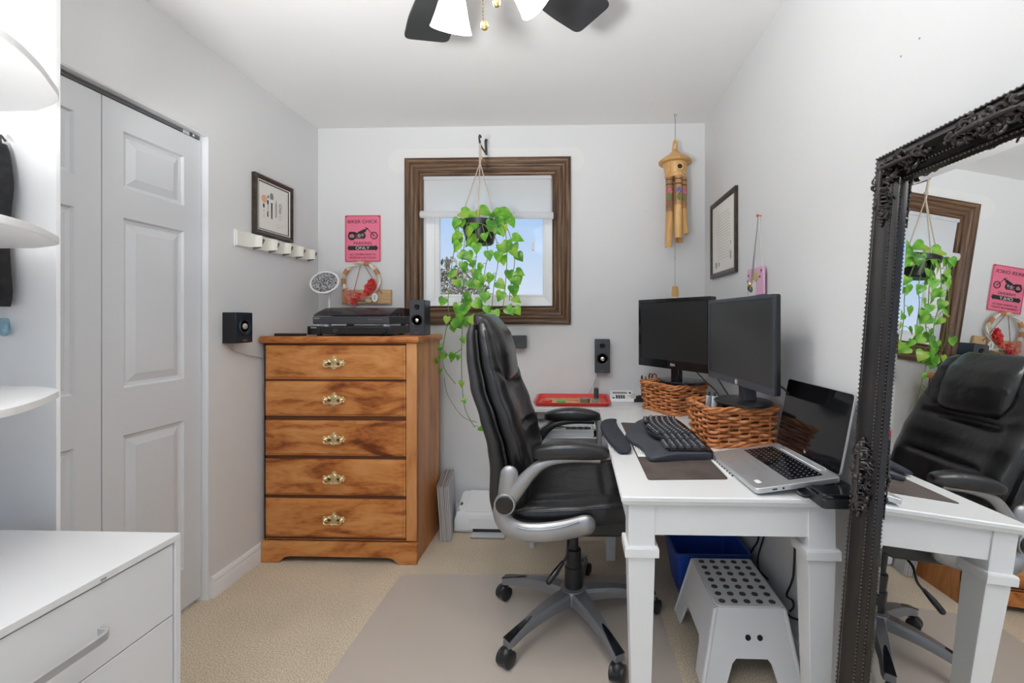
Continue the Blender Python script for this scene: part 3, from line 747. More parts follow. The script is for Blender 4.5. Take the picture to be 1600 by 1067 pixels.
# speaker on the left wall
m = M.Translation((XL + .033, 2.087, 1.130)) @ M.Rotation(R(90), 4, 'Z')
t = thing('speaker', (XL + .033, 2.087, 1.13), 'square black speaker with a cone mounted on the left wall beside the dresser', 'speaker')
G = m @ f_back(0, 0, -.032)
MB().box(-.052, .052, -.032, .033, 0, .143, m).build('cabinet', BLKG, t, bevel=.002)
MB().prism(rrect(.100, .139, .003, 3, 0, .0715), 0, .003, G).build('baffle', BLUEBLK, t)
MB().lathe([(.040, .003), (.039, .007), (.030, .004), (.012, 0)], 28, G @ M.Translation((0, .078, 0))).build('woofer', BLUEBLK, t)
MB().lathe([(.015, .002), (.013, .008), (.006, .011), (.001, .012)], 20, G @ M.Translation((0, .078, 0))).build('dust_cap', ALU, t)
text('SONY', .03, .006, G @ M.Translation((0, .012, .0033)), INKG, t)
def cable(name, pts, r, material, label, k=6, grp=None):
    o = MB().tube(catmull(pts, k), r, 6).build(name, material); return tag(o, label, 'cable', grp)
cable('speaker_wire', [(XL + .012, 2.05, 1.131), (XL + .010, 2.08, 1.10), (XL + .010, 2.16, 1.07), (XL + .008, 2.30, 1.04), (XL + .008, 2.5, 1.0)], .0022, CORDW, 'thin grey wire running from the left wall speaker behind the dresser')
cable('speaker_wire', [(.135, 2.80, .920), (.118, 2.80, .86), (.085, 2.80, .80), (.07, 2.79, .769)], .0020, CORDW, 'thin grey wire hanging from the back wall speaker down behind the tray')

# oval-headed stand
t = thing('vanity_stand', (-1.462, 2.63, DT), 'white stand with an oval speckled grey disc, on the dresser in the corner', 'stand')
G = M.Translation((-1.462, 2.60, 1.452)) @ M.Rotation(R(8), 4, 'Z') @ M.Rotation(R(-52), 4, 'X') @ M.Rotation(pi, 4, 'X')
G = M.Translation((-1.462, 2.60, 1.455)) @ M.Rotation(R(20), 4, 'Y') @ M.Rotation(R(57), 4, 'X')
MB().lathe([(.060, -.020), (.076, -.012), (.080, 0), (.077, .006), (.070, .006), (.069, .002)], 36, G).build('rim', PLASTW, t)
SPECK = nmat('speckled_grey_foam', [(.44, (.05, .05, .055)), (.54, (.45, .45, .46))], nscale=150, rough=.6)
MB().lathe([(.069, .002), (.066, .007), (.03, .009), (.001, .009)], 36, G).build('speckled_disc', SPECK, t)
MB().tube(catmull([(-1.462, 2.615, 1.436), (-1.462, 2.645, 1.40), (-1.462, 2.65, 1.33), (-1.462, 2.64, DT + .012)], 5), .008, 10).build('stem', PLASTW, t)
MB().lathe([(.03, DT), (.03, DT + .008), (.008, DT + .016)], 24, M.Translation((-1.462, 2.64, 0))).build('base', PLASTW, t)

# wreath with plank
t = thing('wreath', (-1.33, 2.78, 1.47), 'twig ring wreath with red flowers and a wooden plank hung below the pink sign', 'wreath')
RC = V((-1.330, 2.775, 1.478))
rnd = random.Random(11)
for k in range(3):
    mb = MB().tube([RC + V(((.112 + .006 * cos(5 * a + k * 2)) * cos(a), .006 * sin(5 * a + k * 2), (.112 + .006 * cos(5 * a + k * 2)) * sin(a))) for a in [i * 2 * pi / 90 for i in range(90)]], .0065, 7, closed=True)
    mb.build('twisted_twig', [PAPER, nmat('cream_twig', [(.3, (.55, .45, .32)), (.7, (.75, .68, .56))], nscale=14, rough=.8), CREAM][k], t)
TERRA = nmat('terracotta_ribbon', [(.3, (.50, .20, .09)), (.7, (.62, .30, .15))], nscale=20, rough=.7)
for a0 in (20, 62, 140, 172, 205):
    MB().tube([RC + V((.112 * cos(R(a)), 0, .112 * sin(R(a)))) for a in range(a0, a0 + 19, 3)], .0135, 10).build('ribbon_wrap', TERRA, t)
MB().box(-1.458, -1.150, 2.785, 2.803, 1.337, 1.425).build('plank', PLANKW, t, smooth=False, bevel=.002)
for q in ((-1.390, 2.775, 1.36), (-1.20, 2.775, 1.40)):
    MB().tube([(RC.x + (.0 if q[0] < -1.3 else .012), 2.772, 1.588), q], .0022, 6).build('hanging_cord', nmat('brown_twine', [(.3, (.2, .13, .08)), (.7, (.35, .25, .15))], nscale=50, rough=.9), t)
REDF = nmat('red_petal', [(.35, (.62, .02, .03)), (.7, (.85, .10, .09))], nscale=30, rough=.6)
CORAL = nmat('coral_petal', [(.35, (.75, .16, .12)), (.7, (.85, .50, .36))], nscale=30, rough=.6)
def flower(c, r, n, material, layers=3):
    mb = MB()
    for L in range(layers):
        for i in range(n):
            a = 2 * pi * (i + .5 * L) / n + rnd.uniform(-.15, .15); rr = r * (1 - .28 * L); tilt = .35 + .45 * L
            d = V((cos(a), 0, sin(a))); s_ = V((-sin(a), 0, cos(a))); out = V((0, -1, 0))
            tip = c + d * rr * cos(tilt) + out * rr * sin(tilt); mid = c + d * rr * .6 * cos(tilt * .6) + out * rr * .6 * sin(tilt)
            w = rr * .42
            mb.add([c + out * .002 * L, mid - s_ * w + out * .004, tip - s_ * w * .5, tip + s_ * w * .5, mid + s_ * w + out * .004, mid - out * .003], [(0, 1, 5), (1, 2, 5), (2, 3, 5), (3, 4, 5), (4, 0, 5)])
    mb.ball(c + V((0, -r * .4, 0)), r * .22, 8, 6)
    return mb.build('flower', material, t, ang=80)
for (dx, dz, r, m_) in ((.062, -.045, .034, REDF), (.078, -.015, .030, REDF), (.045, -.075, .024, REDF), (.088, -.04, .022, REDF), (-.035, -.125, .026, REDF), (-.06, -.10, .030, CORAL), (-.075, -.075, .022, CORAL), (-.03, -.085, .026, CORAL), (.0, -.095, .024, REDF), (.02, -.10, .020, CORAL), (-.055, -.13, .020, CORAL), (-.085, -.11, .016, CORAL)):
    flower(RC + V((dx, -.018, dz)), r, 7, m_)
tg = MB().prism([(.019 * cos(a), .027 * sin(a)) for a in [i * pi / 12 for i in range(24)]], 0, .004, f_back(-1.238, 1.375, 2.762)).build('oval_tag', PAPERW, t)
MB().box(-1.2395, -1.2365, 2.757, 2.759, 1.362, 1.390).build('tag_mark', INK, tg)
MB().box(-1.300, -1.262, 2.765, 2.78, 1.345, 1.362).build('cream_chip', CREAM, t, bevel=.002)

# pink tin sign
t = thing('metal_sign', (-1.335, YB - .004, 1.75), 'pink tin motorcycle parking sign on the back wall above the wreath', 'sign')
G = f_back(-1.3355, 1.7465, YB - .004)
MB().prism(rrect(.227, .293, .008), 0, .0018, G).build('sign_plate', PINK, t, smooth=False)
for b in sweep_rect(-.106, .106, -.139, .139, [(0, .0018), (.001, .0034), (.003, .0034), (.004, .0018)], G): b.build('embossed_border', mat('dark_pink', (.50, .09, .14), .35), t)
text('BIKER CHICK', .190, .021, G @ M.Translation((0, .106, .002)), INK, t)
text('PARKING', .115, .018, G @ M.Translation((0, -.029, .002)), INK, t)
arrow = [(-.098, -.059), (-.084, -.077), (-.082, -.072), (.082, -.072), (.084, -.077), (.098, -.059), (.084, -.041), (.082, -.046), (-.082, -.046), (-.084, -.041)]
MB().prism(arrow, .0018, .003, G).build('arrow_band', INK, t, smooth=False)
text('ONLY', .088, .018, G @ M.Translation((0, -.059, .0032)), PAPERW, t)
text('ALL OTHERS HAVE TO', .165, .011, G @ M.Translation((0, -.100, .002)), INK, t)
text('WORSHIP & BE TOUGH', .170, .011, G @ M.Translation((0, -.120, .002)), INK, t)
for sx in (-1, 1): MB().cyl(G @ V((sx * .103, .137, .001)), G @ V((sx * .103, .137, .006)), .003, n=10).build('pin', INK, t)
mb = MB()
def wheel(cx, cy, r, w):
    mb.tube([G @ V((cx + r * cos(a), cy + r * sin(a), .003)) for a in [i * 2 * pi / 28 for i in range(28)]], w, 6, closed=True)
    for i in range(7): mb.tube([G @ V((cx, cy, .003)), G @ V((cx + r * cos(i * .9), cy + r * sin(i * .9), .003))], .0006, 4)
wheel(.072, .018, .021, .0026); wheel(-.068, .014, .020, .005)
def pl(p, z=.0035): mb.prism(p, .0018, z, G)
pl([(-.090, .030), (-.060, .034), (-.048, .024), (-.030, .022), (-.028, .030), (-.050, .042), (-.085, .042)])
pl([(-.03, .040), (.008, .058), (.022, .058), (.020, .044), (.0, .030), (-.035, .030)])
pl([(-.045, .008), (.015, .004), (.020, .018), (.012, .034), (-.035, .030)])
pl([(-.085, .0), (.012, -.002), (.012, .003), (-.085, .006)])
mb.tube([G @ V(q) for q in ((.072, .018, .003), (.045, .045, .003), (.030, .062, .003))], .0018, 5)
mb.tube([G @ V(q) for q in ((.030, .062, .003), (.022, .070, .003), (.012, .068, .003))], .0015, 5)
pl([(.02, .052), (.036, .060), (.032, .066), (.018, .062)])
mb.build('motorcycle_print', INK, t, smooth=False)
mb = MB()
mb.prism([(-.022 + .012 * cos(a), .018 + .012 * sin(a)) for a in [i * pi / 8 for i in range(16)]], .0035, .0042, G).prism([(.0 + .008 * cos(a), .022 + .010 * sin(a)) for a in [i * pi / 8 for i in range(16)]], .0035, .0042, G).prism([(-.068 + .009 * cos(a), .014 + .009 * sin(a)) for a in [i * pi / 8 for i in range(16)]], .0035, .0042, G)
mb.build('printed_pattern', INKG, t, smooth=False)

# ------------------------------------------------------------------ left wall: picture and coat rack
t = thing('picture_frame', (XL, 2.376, 1.825), 'dark framed print of makeup brushes on the left wall above the coat rack', 'picture')
G = f_left(2.376, 1.8265, XL + .001)
for b in sweep_rect(-.1265, .1265, -.1275, .1275, [(0, 0), (0, .012), (.004, .016), (.014, .022), (.020, .024), (.026, .020), (.026, 0)], G): b.build('frame', DARKFR, t)
for b in sweep_rect(-.1235, .1235, -.1245, .1245, [(0, .010), (0, .015), (.004, .017), (.0045, .010)], G): b.build('inner_bead', PAPER, t)
for b in sweep_rect(-.1185, .1185, -.1195, .1195, [(0, .010), (0, .013), (.005, .0135), (.005, .010)], G): b.build('inner_liner', DARKFR, t)
MB().box(-.12, .12, -.121, .121, .004, .0105, G).build('print', PAPER, t, smooth=False)
def flat(poly, name, material, z=.0105): return MB().prism(poly, z, z + .0006, G).build(name, material, t, smooth=False)
def ell(cx, cy, a, b, n=16): return [(cx + a * cos(2 * pi * i / n), cy + b * sin(2 * pi * i / n)) for i in range(n)]
PEACH = mat('peach_ink', (.80, .42, .28), .6); GRN = mat('grey_green_ink', (.22, .27, .25), .6)
flat(ell(-.075, .038, .021, .020), 'powder_puff_print', PEACH)
flat(ell(-.079, .002, .006, .012), 'printed_brush', INK); flat([(-.082, -.03), (-.074, -.028), (-.074, -.018), (-.082, -.020)], 'printed_brush', PEACH); flat([(-.080, -.06), (-.076, -.06), (-.076, -.04), (-.080, -.04)], 'printed_brush', PEACH)
flat(ell(-.046, .055, .007, .009), 'printed_brush', GRN); flat(ell(-.048, .026, .006, .013), 'printed_brush', INK); flat([(-.049, -.02), (-.046, -.02), (-.046, .02), (-.049, .02)], 'printed_brush', INKG); flat([(-.053, -.05), (-.045, -.05), (-.045, -.022), (-.053, -.022)], 'printed_brush', INK)
flat(ell(-.018, .062, .014, .020), 'printed_brush', GRN); flat([(-.026, .03), (-.010, .03), (-.010, .046), (-.026, .046)], 'printed_brush', PAPERW, .011); flat([(-.021, -.055), (-.013, -.055), (-.012, .03), (-.023, .03)], 'printed_brush', INK)
flat([(.014, -.04), (.021, -.04), (.022, .03), (.018, .055), (.013, .03)], 'printed_brush', INKG)
for c in ((.052, .028, .008, .012), (.050, .0, .007, .012), (.049, -.035, .009, .014)):
    MB().tube([G @ V((x, y, .011)) for x, y in ell(*c, 18)], .0011, 5, closed=True).build('printed_curler', INK if c[1] > -.02 else PEACH, t)
for i in range(2): MB().box(.02 - i * .0, .085 - i * .02, -.078 - .012 * i, -.0765 - .012 * i, .0105, .0108, G).build('printed_line', PEACH, t, smooth=False)

t = thing('coat_rack', (XL, 2.40, 1.63), 'white folding coat rack with five curled hooks on the left wall below the picture', 'coat rack')
G = f_left(2.398, 1.630, XL)
MB().prism(rrect(.585, .080, .006), 0, .006, G).build('backboard', WHITE_TRIM, t, smooth=False, bevel=.001)
IVORY = mat('ivory_paint', (.80, .78, .70), .4); HOOKD = mat('hook_underside', (.16, .14, .12), .45)
for i in range(5):
    u0 = -.288 + i * .115
    pts = catmull([(u0, 0, .010), (u0 + .045, 0, .012), (u0 + .080, 0, .020), (u0 + .100, 0, .034), (u0 + .108, 0, .056)], 5)
    rings = []
    for q in pts:
        w = .036 - .010 * max(0, (q.x - u0 - .07) / .05); tk = .0035
        rings.append([G @ V((q.x, -w, q.z - tk)), G @ V((q.x, w, q.z - tk)), G @ V((q.x + .001, w, q.z + tk)), G @ V((q.x + .001, -w, q.z + tk))])
    hk = MB().loft(rings).build('folding_hook', IVORY, t, bevel=.0015)
    MB().tube([G @ V((u0 + .100, -.038, .018)), G @ V((u0 + .116, -.026, .040)), G @ V((u0 + .124, .012, .058))], [.006, .008, .005], 8).build('hook_edge', HOOKD, hk)

# ------------------------------------------------------------------ right wall: certificate and pink charm
t = thing('certificate', (XR, 2.444, 1.68), 'framed certificate in a slim dark frame on the right wall', 'picture')
G = f_right(2.444, 1.682, XR - .001) @ M.Scale(1.026, 4)
for b in sweep_rect(-.176, .176, -.179, .179, [(0, 0), (0, .010), (.004, .013), (.020, .016), (.026, .014), (.026, 0)], G): b.build('frame', DARKFR, t)
MB().box(-.178, .178, -.181, .181, .003, .007, G).build('print', PAPER, t, smooth=False)
rnd = random.Random(2); mb = MB()
for i in range(17):
    y = .118 - i * .0145; x = -.10 + rnd.uniform(0, .02)
    while x < .10:
        w = rnd.uniform(.008, .03); mb.box(x, min(x + w, .12), y, y + .003, .007, .0073, G); x += w + .007
mb.build('handwriting', mat('faded_ink', (.50, .45, .40), .7), t, smooth=False)
mb = MB()
for a, b, w, h in ((-.125, -.155, .03, .03), (-.07, -.15, .018, .022), (.11, -.13, .016, .04), (.115, -.06, .01, .02)):
    mb.box(a, a + w, b, b + h, .007, .0073, G)
mb.build('printed_seal', INKG, t, smooth=False)
t = thing('wall_charm', (XR, 1.96, 1.68), 'pink card and charms hung on strings from a red pin on the right wall', 'ornament')
MB().lathe([(.002, 0), (.002, .010), (.006, .014), (.006, .02), (.002, .022)], 12, f_right(1.961, 1.681, XR)).build('red_pin', mat('red_orange_plastic', (.65, .12, .05), .3), t)
G = f_right(1.975, 1.399, XR - .012)
MB().box(-.085, .085, -.055, .062, 0, .010, G).build('pink_card', PINKL, t, bevel=.002)
MB().box(-.070, .010, -.055, .010, .010, .0115, G).build('cream_picture', PAPER, t, smooth=False)
MB().lathe([(.020, 0), (.020, .003), (.001, .004)], 16, G @ M.Translation((.012, .022, .010))).build('yellow_disc', mat('mustard', (.52, .45, .10), .4), t)
for x_, y_ in ((.07, .045), (.055, .02), (-.075, .01), (-.07, .035)): MB().ball(G @ V((x_, y_, .011)), .005, 8, 5).build('dark_stud', mat('plum', (.28, .08, .22), .4), t)
for p_, q_ in ((-.03, .012), (-.015, .012)): MB().tube([(XR - .014, 1.961, 1.676), G @ V((p_, .0, .016))], .0016, 6).build('hanging_string', INKG, t)
MB().tube([(XR - .010, 1.961, 1.676), G @ V((.06, .06, .004))], .0010, 5).build('hanging_string', PAPER, t)
for i, (dx, dz, m_) in enumerate(((-.045, -.022, BLK), (-.028, -.028, mat('olive_bead', (.14, .14, .08), .4)), (-.035, -.006, GOLD))):
    MB().ball(G @ V((dx, dz, .017)), (.008, .009, .013), 10, 7).build('charm', m_, t)

# ------------------------------------------------------------------ roller blind
t = thing('window_blind', (-.55, 2.79, 2.12), 'white fabric blind drawn a third of the way down the window', 'blind')
MB().loft([[V((x, 2.802 + .001 * sin(i), z)) for x in (WX0 + .012, WX1 - .012)] + [V((x, 2.804, z)) for x in (WX1 - .012, WX0 + .012)] for i, z in enumerate((1.885, 1.95, 2.0, 2.05, 2.10, 2.122))]).build('fabric', BLIND, t, smooth=False)
rings = []
for x in (-.962, -.958, -.7, -.4, -.142, -.138):
    e = .7 if x in (-.962, -.138) else 1; dz = -.004 * (x + .55) * 4
    rings.append([V((x, 2.772 + .012 * e * cos(a), 1.880 + dz + .022 * e * sin(a))) for a in [i * pi / 8 for i in range(16)]])
MB().loft(rings).build('hem_roll', BLIND, t)
MB().box(WX0 + .008, WX1 - .008, 2.790, 2.812, 2.105, 2.126).build('head_rail', BLIND, t, bevel=.002)

# ------------------------------------------------------------------ plant bracket and hanging plant
PX, PY = -.553, 2.60
t = thing('plant_bracket', (-.555, YB, 2.30), 'black iron hook bracket on the wall above the window', 'bracket')
MB().tube(catmull([(-.556, YB - .012, 2.352), (-.560, YB - .016, 2.345), (-.560, YB - .010, 2.325), (-.560, YB - .006, 2.30), (-.558, YB - .006, 2.262)], 5), .0075, 8).ball((-.556, YB - .020, 2.345), .009, 8, 6).build('wall_plate', STEEL, t)
MB().tube(catmull([(-.558, YB - .006, 2.264), (-.556, 2.72, 2.257), (-.554, PY + .02, 2.252), (-.553, PY - .01, 2.258), (-.553, PY - .022, 2.278), (-.552, PY - .01, 2.295), (-.550, PY + .012, 2.292)], 6), .0055, 8).build('hook_arm', STEEL, t)
t = thing('hanging_plant', (PX, PY, 1.67), 'green trailing pothos in a black hanging pot in front of the window', 'plant')
MB().tube([(PX, PY, 2.268), (PX + .001, PY, 2.20), (PX, PY, 2.13)], [.006, .007, .006], 8).ball((PX + .006, PY - .004, 2.168), .012, 10, 6).build('knot', ROPE, t)
RIMZ = 1.798
for a in (192, 276, 335):
    e = V((PX + .112 * cos(R(a)), PY + .112 * sin(R(a)), RIMZ)); pts = [V((PX, PY, 2.14)).lerp(e, i / 8) for i in range(9)]
    MB().tube(pts, .0032, 6).build('rope', ROPE, t)
MB().lathe([(.004, 1.672), (.070, 1.672), (.078, 1.68), (.100, 1.765), (.103, 1.768), (.116, 1.772), (.120, 1.800), (.115, 1.802), (.098, 1.775), (.07, 1.774), (.001, 1.776)], 40, M.Translation((PX, PY, 0)), cap=False).build('pot', BLK, t, ang=30)
rnd = random.Random(21)
LV, ST = MB(), MB()
def leaf_(c, s, d, up, curl=.25):
    """heart-shaped pothos leaf; d = pointing direction, up = face normal"""
    d = V(d).normalized(); up = V(up); up = (up - d * up.dot(d)).normalized(); sd = d.cross(up)
    cols = [(-.12, .30, .05), (.0, .46, .10), (.22, .52, .12), (.48, .42, .08), (.75, .20, -.02)]
    vs, fs = [], []
    vs.append(c); 
    for u, w, h in cols:
        dr = -curl * u * u
        vs += [c + d * (u * s) + sd * (-w * s) + up * (s * (h * .8 + dr)), c + d * ((u if u > -.1 else .0) * s) + up * (s * dr), c + d * (u * s) + sd * (w * s) + up * (s * (h * .8 + dr))]
    tip = c + d * s + up * (s * (-curl * 1.2)); vs.append(tip); T_ = len(vs) - 1
    for i in range(4):
        a = 1 + 3 * i; b = a + 3; fs += [(a, b, b + 1, a + 1), (a + 1, b + 1, b + 2, a + 2)]
    fs += [(13, T_, 14), (14, T_, 15)]
    LV.add(vs, fs)
def vine(pts, n, s0, s1=None, Yc=None):
    P = catmull(pts, 6); ST.tube(P, .0022, 5)
    for i in range(n):
        u = (i + rnd.uniform(.1, .9)) / n; q = P[min(len(P) - 1, int(u * (len(P) - 1)))]
        an = rnd.uniform(0, 2 * pi); off = V((cos(an), min(0.3, sin(an)) - .35, -.25)).normalized() * rnd.uniform(.018, .035)
        s = rnd.uniform(.8, 1.15) * (s0 if s1 is None else lerp(s0, s1, u))
        c = q + off; ST.tube([q, q + off * .5 + V((0, 0, .004)), c], .0014, 4)
        leaf_(c, s, (off.x * 14 + rnd.uniform(-.4, .4), off.y * 6, -.8 + rnd.uniform(-.3, .5)), (rnd.uniform(-.5, .5), -1, .55), rnd.uniform(.15, .5))
def pw(px, py, Y): return at(px, py, Y=Y)
def rim(px): return V((pw(px, 345, PY).x, PY - .10, 1.80))
vine([rim(728), pw(716, 360, 2.50), pw(708, 400, 2.49), pw(703, 440, 2.49), pw(700, 475, 2.5), pw(704, 500, 2.52)], 6, .054)
vine([rim(738), pw(727, 372, 2.48), pw(722, 410, 2.48), pw(724, 450, 2.49), pw(718, 486, 2.5)], 8, .058)
vine([rim(748), pw(745, 388, 2.47), pw(742, 420, 2.47), pw(738, 455, 2.48), pw(728, 480, 2.48), pw(722, 500, 2.5)], 9, .058)
vine([rim(757), pw(762, 392, 2.47), pw(758, 420, 2.46), pw(755, 450, 2.47), pw(752, 480, 2.48)], 8, .056)
vine([rim(768), pw(776, 378, 2.48), pw(778, 410, 2.49), pw(772, 445, 2.5), pw(768, 485, 2.52)], 6, .056)
vine([rim(778), pw(790, 352, 2.50), pw(800, 380, 2.52), pw(804, 410, 2.53), pw(798, 445, 2.54), pw(796, 470, 2.55)], 10, .058)
vine([rim(774), pw(788, 358, 2.47), pw(792, 398, 2.48), pw(790, 440, 2.5), pw(786, 480, 2.52)], 4, .058)
vine([pw(722, 480, 2.5), pw(735, 492, 2.5), pw(760, 486, 2.5), pw(785, 482, 2.5), pw(800, 474, 2.52)], 8, .062)
vine([pw(703, 490, 2.52), pw(700, 505, 2.54), pw(696, 520, 2.55), pw(692, 548, 2.56), pw(694, 575, 2.6), pw(712, 600, 2.62)], 5, .045, .03)
vine([pw(722, 492, 2.5), pw(722, 520, 2.52), pw(721, 560, 2.55), pw(722, 600, 2.58), pw(727, 640, 2.6), pw(742, 668, 2.62)], 6, .048, .028)
vine([pw(722, 545, 2.52), pw(704, 556, 2.54), pw(694, 548, 2.56)], 2, .05)
ST.tube(catmull([pw(694, 590, 2.70), pw(700, 618, 2.70), pw(722, 650, 2.68), pw(745, 660, 2.66)], 6), .0017, 5)
ST.tube(catmull([pw(728, 350, 2.50), pw(738, 348, 2.46), pw(758, 352, 2.46), pw(768, 372, 2.46)], 6), .0022, 5)
for (px, py, s, dx, dz) in ((729, 334, .085, .9, -.25), (741, 338, .070, .2, -1), (757, 330, .080, 1, -.35), (775, 334, .078, -.8, -.2), (790, 334, .092, 1, -.2), (786, 345, .085, .2, -1), (800, 348, .05, .6, -.8), (736, 376, .080, -.8, -.5), (741, 382, .06, .6, -.9), (712, 352, .05, -.3, -1), (711, 372, .06, -.7, -.7), (808, 372, .070, 1, -.15), (803, 388, .06, .2, -1), (812, 425, .055, 1, -.35), (806, 440, .06, .5, -.9), (706, 428, .06, -.9, -.3)):
    c = pw(px, py, 2.50 if py > 345 else 2.55); leaf_(c - V((dx, 0, dz)).normalized() * s * .4, s, (dx, -.15, dz), (rnd.uniform(-.3, .3), -1, .7), .25)
    ST.tube([c - V((dx, 0, dz)).normalized() * s * .4, c + V((0, .05, -.02))], .0018, 4)
LV.build('leaves', LEAF, t, ang=80); ST.build('stems', VINE, t)

# ------------------------------------------------------------------ wind chime
CHX, CHY = .578, 2.68
t = thing('wind_chime', (CHX, CHY, 1.37), 'bamboo birdhouse wind chime hanging from the ceiling in the right corner', 'wind chime')
MB().tube(catmull([(CHX + .006, CHY, 2.43), (CHX + .004, CHY, 2.441), (CHX - .004, CHY, 2.438), (CHX, CHY, 2.40), (CHX, CHY, 2.27)], 5), .0015, 5).build('wire', STEEL, t)
MB().tube(catmull([(CHX - .014, CHY, 2.225), (CHX - .008, CHY, 2.27), (CHX, CHY, 2.284), (CHX + .008, CHY, 2.27), (CHX + .012, CHY, 2.222)], 5), .0065, 8).build('hanger', BAMBOO, t)
MB().lathe([(.008, 2.235), (.035, 2.205), (.085, 2.172), (.096, 2.160), (.094, 2.150), (.070, 2.146), (.02, 2.146)], 36, M.Translation((CHX, CHY, 0))).build('roof', BAMBOO, t)
MB().tube([(CHX + .090 * cos(a), CHY + .090 * sin(a), 2.156) for a in [i * 2 * pi / 36 for i in range(36)]], .006, 6, closed=True).build('roof_rim', BAMBOOD, t)
MB().lathe([(.070, 2.148), (.068, 2.135), (.058, 2.085), (.062, 2.080), (.060, 2.070), (.056, 2.062)], 32, M.Translation((CHX, CHY, 0))).build('birdhouse', BAMBOO, t)
G = fr((CHX + .012, CHY - .064, 2.113), (1, 0, 0))
MB().lathe([(.014, -.004), (.020, -.002), (.021, .006), (.014, .006)], 20, G, cap=False).build('entrance_ring', BAMBOO, t)
MB().lathe([(.015, .0), (.014, .003), (.001, .003)], 20, G).build('entrance_hole', BLK, t)
FLW = [mat('flower_pink', (.65, .12, .28), .5), mat('flower_blue', (.12, .14, .45), .5), mat('flower_green', (.10, .22, .06), .5)]
for i, (dx, dy, top, mid, bot) in enumerate(((-.040, -.035, 2.058, 1.86, 1.655), (.006, -.052, 2.062, 1.895, 1.705), (.042, -.018, 2.060, 1.88, 1.735), (.030, .04, 2.055, 1.87, 1.70), (-.02, .05, 2.055, 1.86, 1.72))):
    x, y = CHX + dx, CHY + dy; r = .0215
    tb = MB().cyl((x, y, top), (x, y, mid), r, n=20).build('bamboo_tube', BAMBOOD, t)
    rings = []
    for k in range(7):
        z = lerp(mid + .02, bot, k / 6); w = r * (1 - .25 * sin(pi * k / 6) * .5)
        out_a = math.atan2(dy, dx); pts = []
        for j in range(9): a = out_a - pi * .62 + pi * 1.24 * j / 8; pts.append(V((x + r * cos(a), y + r * sin(a), z)))
        for j in range(8, -1, -1): a = out_a - pi * .62 + pi * 1.24 * j / 8; pts.append(V((x + (r - .005) * cos(a), y + (r - .005) * sin(a), z)))
        rings.append(pts)
    # the lower half of each pipe is cut open and bends out a little
    for k, rg in enumerate(rings):
        sh = V((dx, dy, 0)).normalized() * (.010 * (k / 6) ** 2)
        for q in rg: q += sh
    MB().loft(rings).build('tongue', BAMBOO, tb, ang=50)
    for k, (da, z, m_) in enumerate(((0, 1.985, FLW[i % 2]), (.35, 1.972, FLW[i % 2]), (-.35, 1.975, FLW[i % 2]), (.1, 1.955, FLW[2]), (-.25, 1.94, FLW[2]), (0, 1.93, FLW[2]))):
        a = -pi / 2 + da; MB().ball((x + (r - .001) * cos(a), y + (r - .001) * sin(a), z), (.008, .004, .010), 8, 6).build('painted_flower', m_, tb)
    for z in (2.04, 2.012): MB().lathe([(r + .0006, z), (r + .0006, z + .006)], 20, M.Translation((x, y, 0)), cap=False).build('painted_band', DARKFR, tb)
MB().tube([(CHX, CHY, 2.07), (CHX, CHY, 1.43)], .0014, 5).ball((CHX, CHY, 1.60), .004, 8, 5).build('striker_cord', INKG, t)
MB().lathe([(.001, 1.372), (.019, 1.372), (.021, 1.395), (.016, 1.434), (.001, 1.434)], 14, M.Translation((CHX, CHY, 0)) @ M.Diagonal((1, .35, 1, 1))).build('wind_catcher', BAMBOO, t)

# ------------------------------------------------------------------ ceiling fan
FX, FY = -.31, 1.18
t = thing('ceiling_fan', (FX, FY, ZC), 'ceiling fan with dark blades and lit white glass shades', 'ceiling fan')
T_ = M.Translation((FX, FY, 0))
MB().lathe([(.075, ZC), (.080, ZC - .03), (.105, ZC - .05), (.115, ZC - .09), (.110, ZC - .14), (.09, ZC - .165), (.05, ZC - .17)], 36, T_).build('motor_housing', LACQ, t)
MB().lathe([(.05, ZC - .17), (.062, ZC - .18), (.062, ZC - .215), (.03, ZC - .235), (.012, ZC - .24), (.008, ZC - .255), (.001, ZC - .258)], 28, T_).build('light_hub', GOLD, t)
BLADE = nmat('dark_fan_blade', [(.3, (.030, .030, .034)), (.7, (.045, .045, .050))], (1, 1, 1), 8, rough=.35)
for k in range(5):
    an = R(45 + 72 * k); m = T_ @ M.Translation((0, 0, 2.262)) @ M.Rotation(an, 4, 'Z') @ M.Rotation(R(-9), 4, 'X')
    pl_ = rpoly([(.17, -.050), (.17, .050), (.40, .078), (.525, .080), (.525, -.080), (.40, -.078)], .028)
    bl = MB().prism(pl_, -.003, .003, m).build('fan_blade', BLADE, t, smooth=False)
    MB().loft([[m @ V(q) for q in ((.09, -.016, .003), (.09, .016, .003), (.09, .016, .009), (.09, -.016, .009))], [m @ V(q) for q in ((.24, -.03, .003), (.24, .03, .003), (.24, .03, .006), (.24, -.03, .006))]]).build('blade_iron', GOLD, bl, smooth=False)
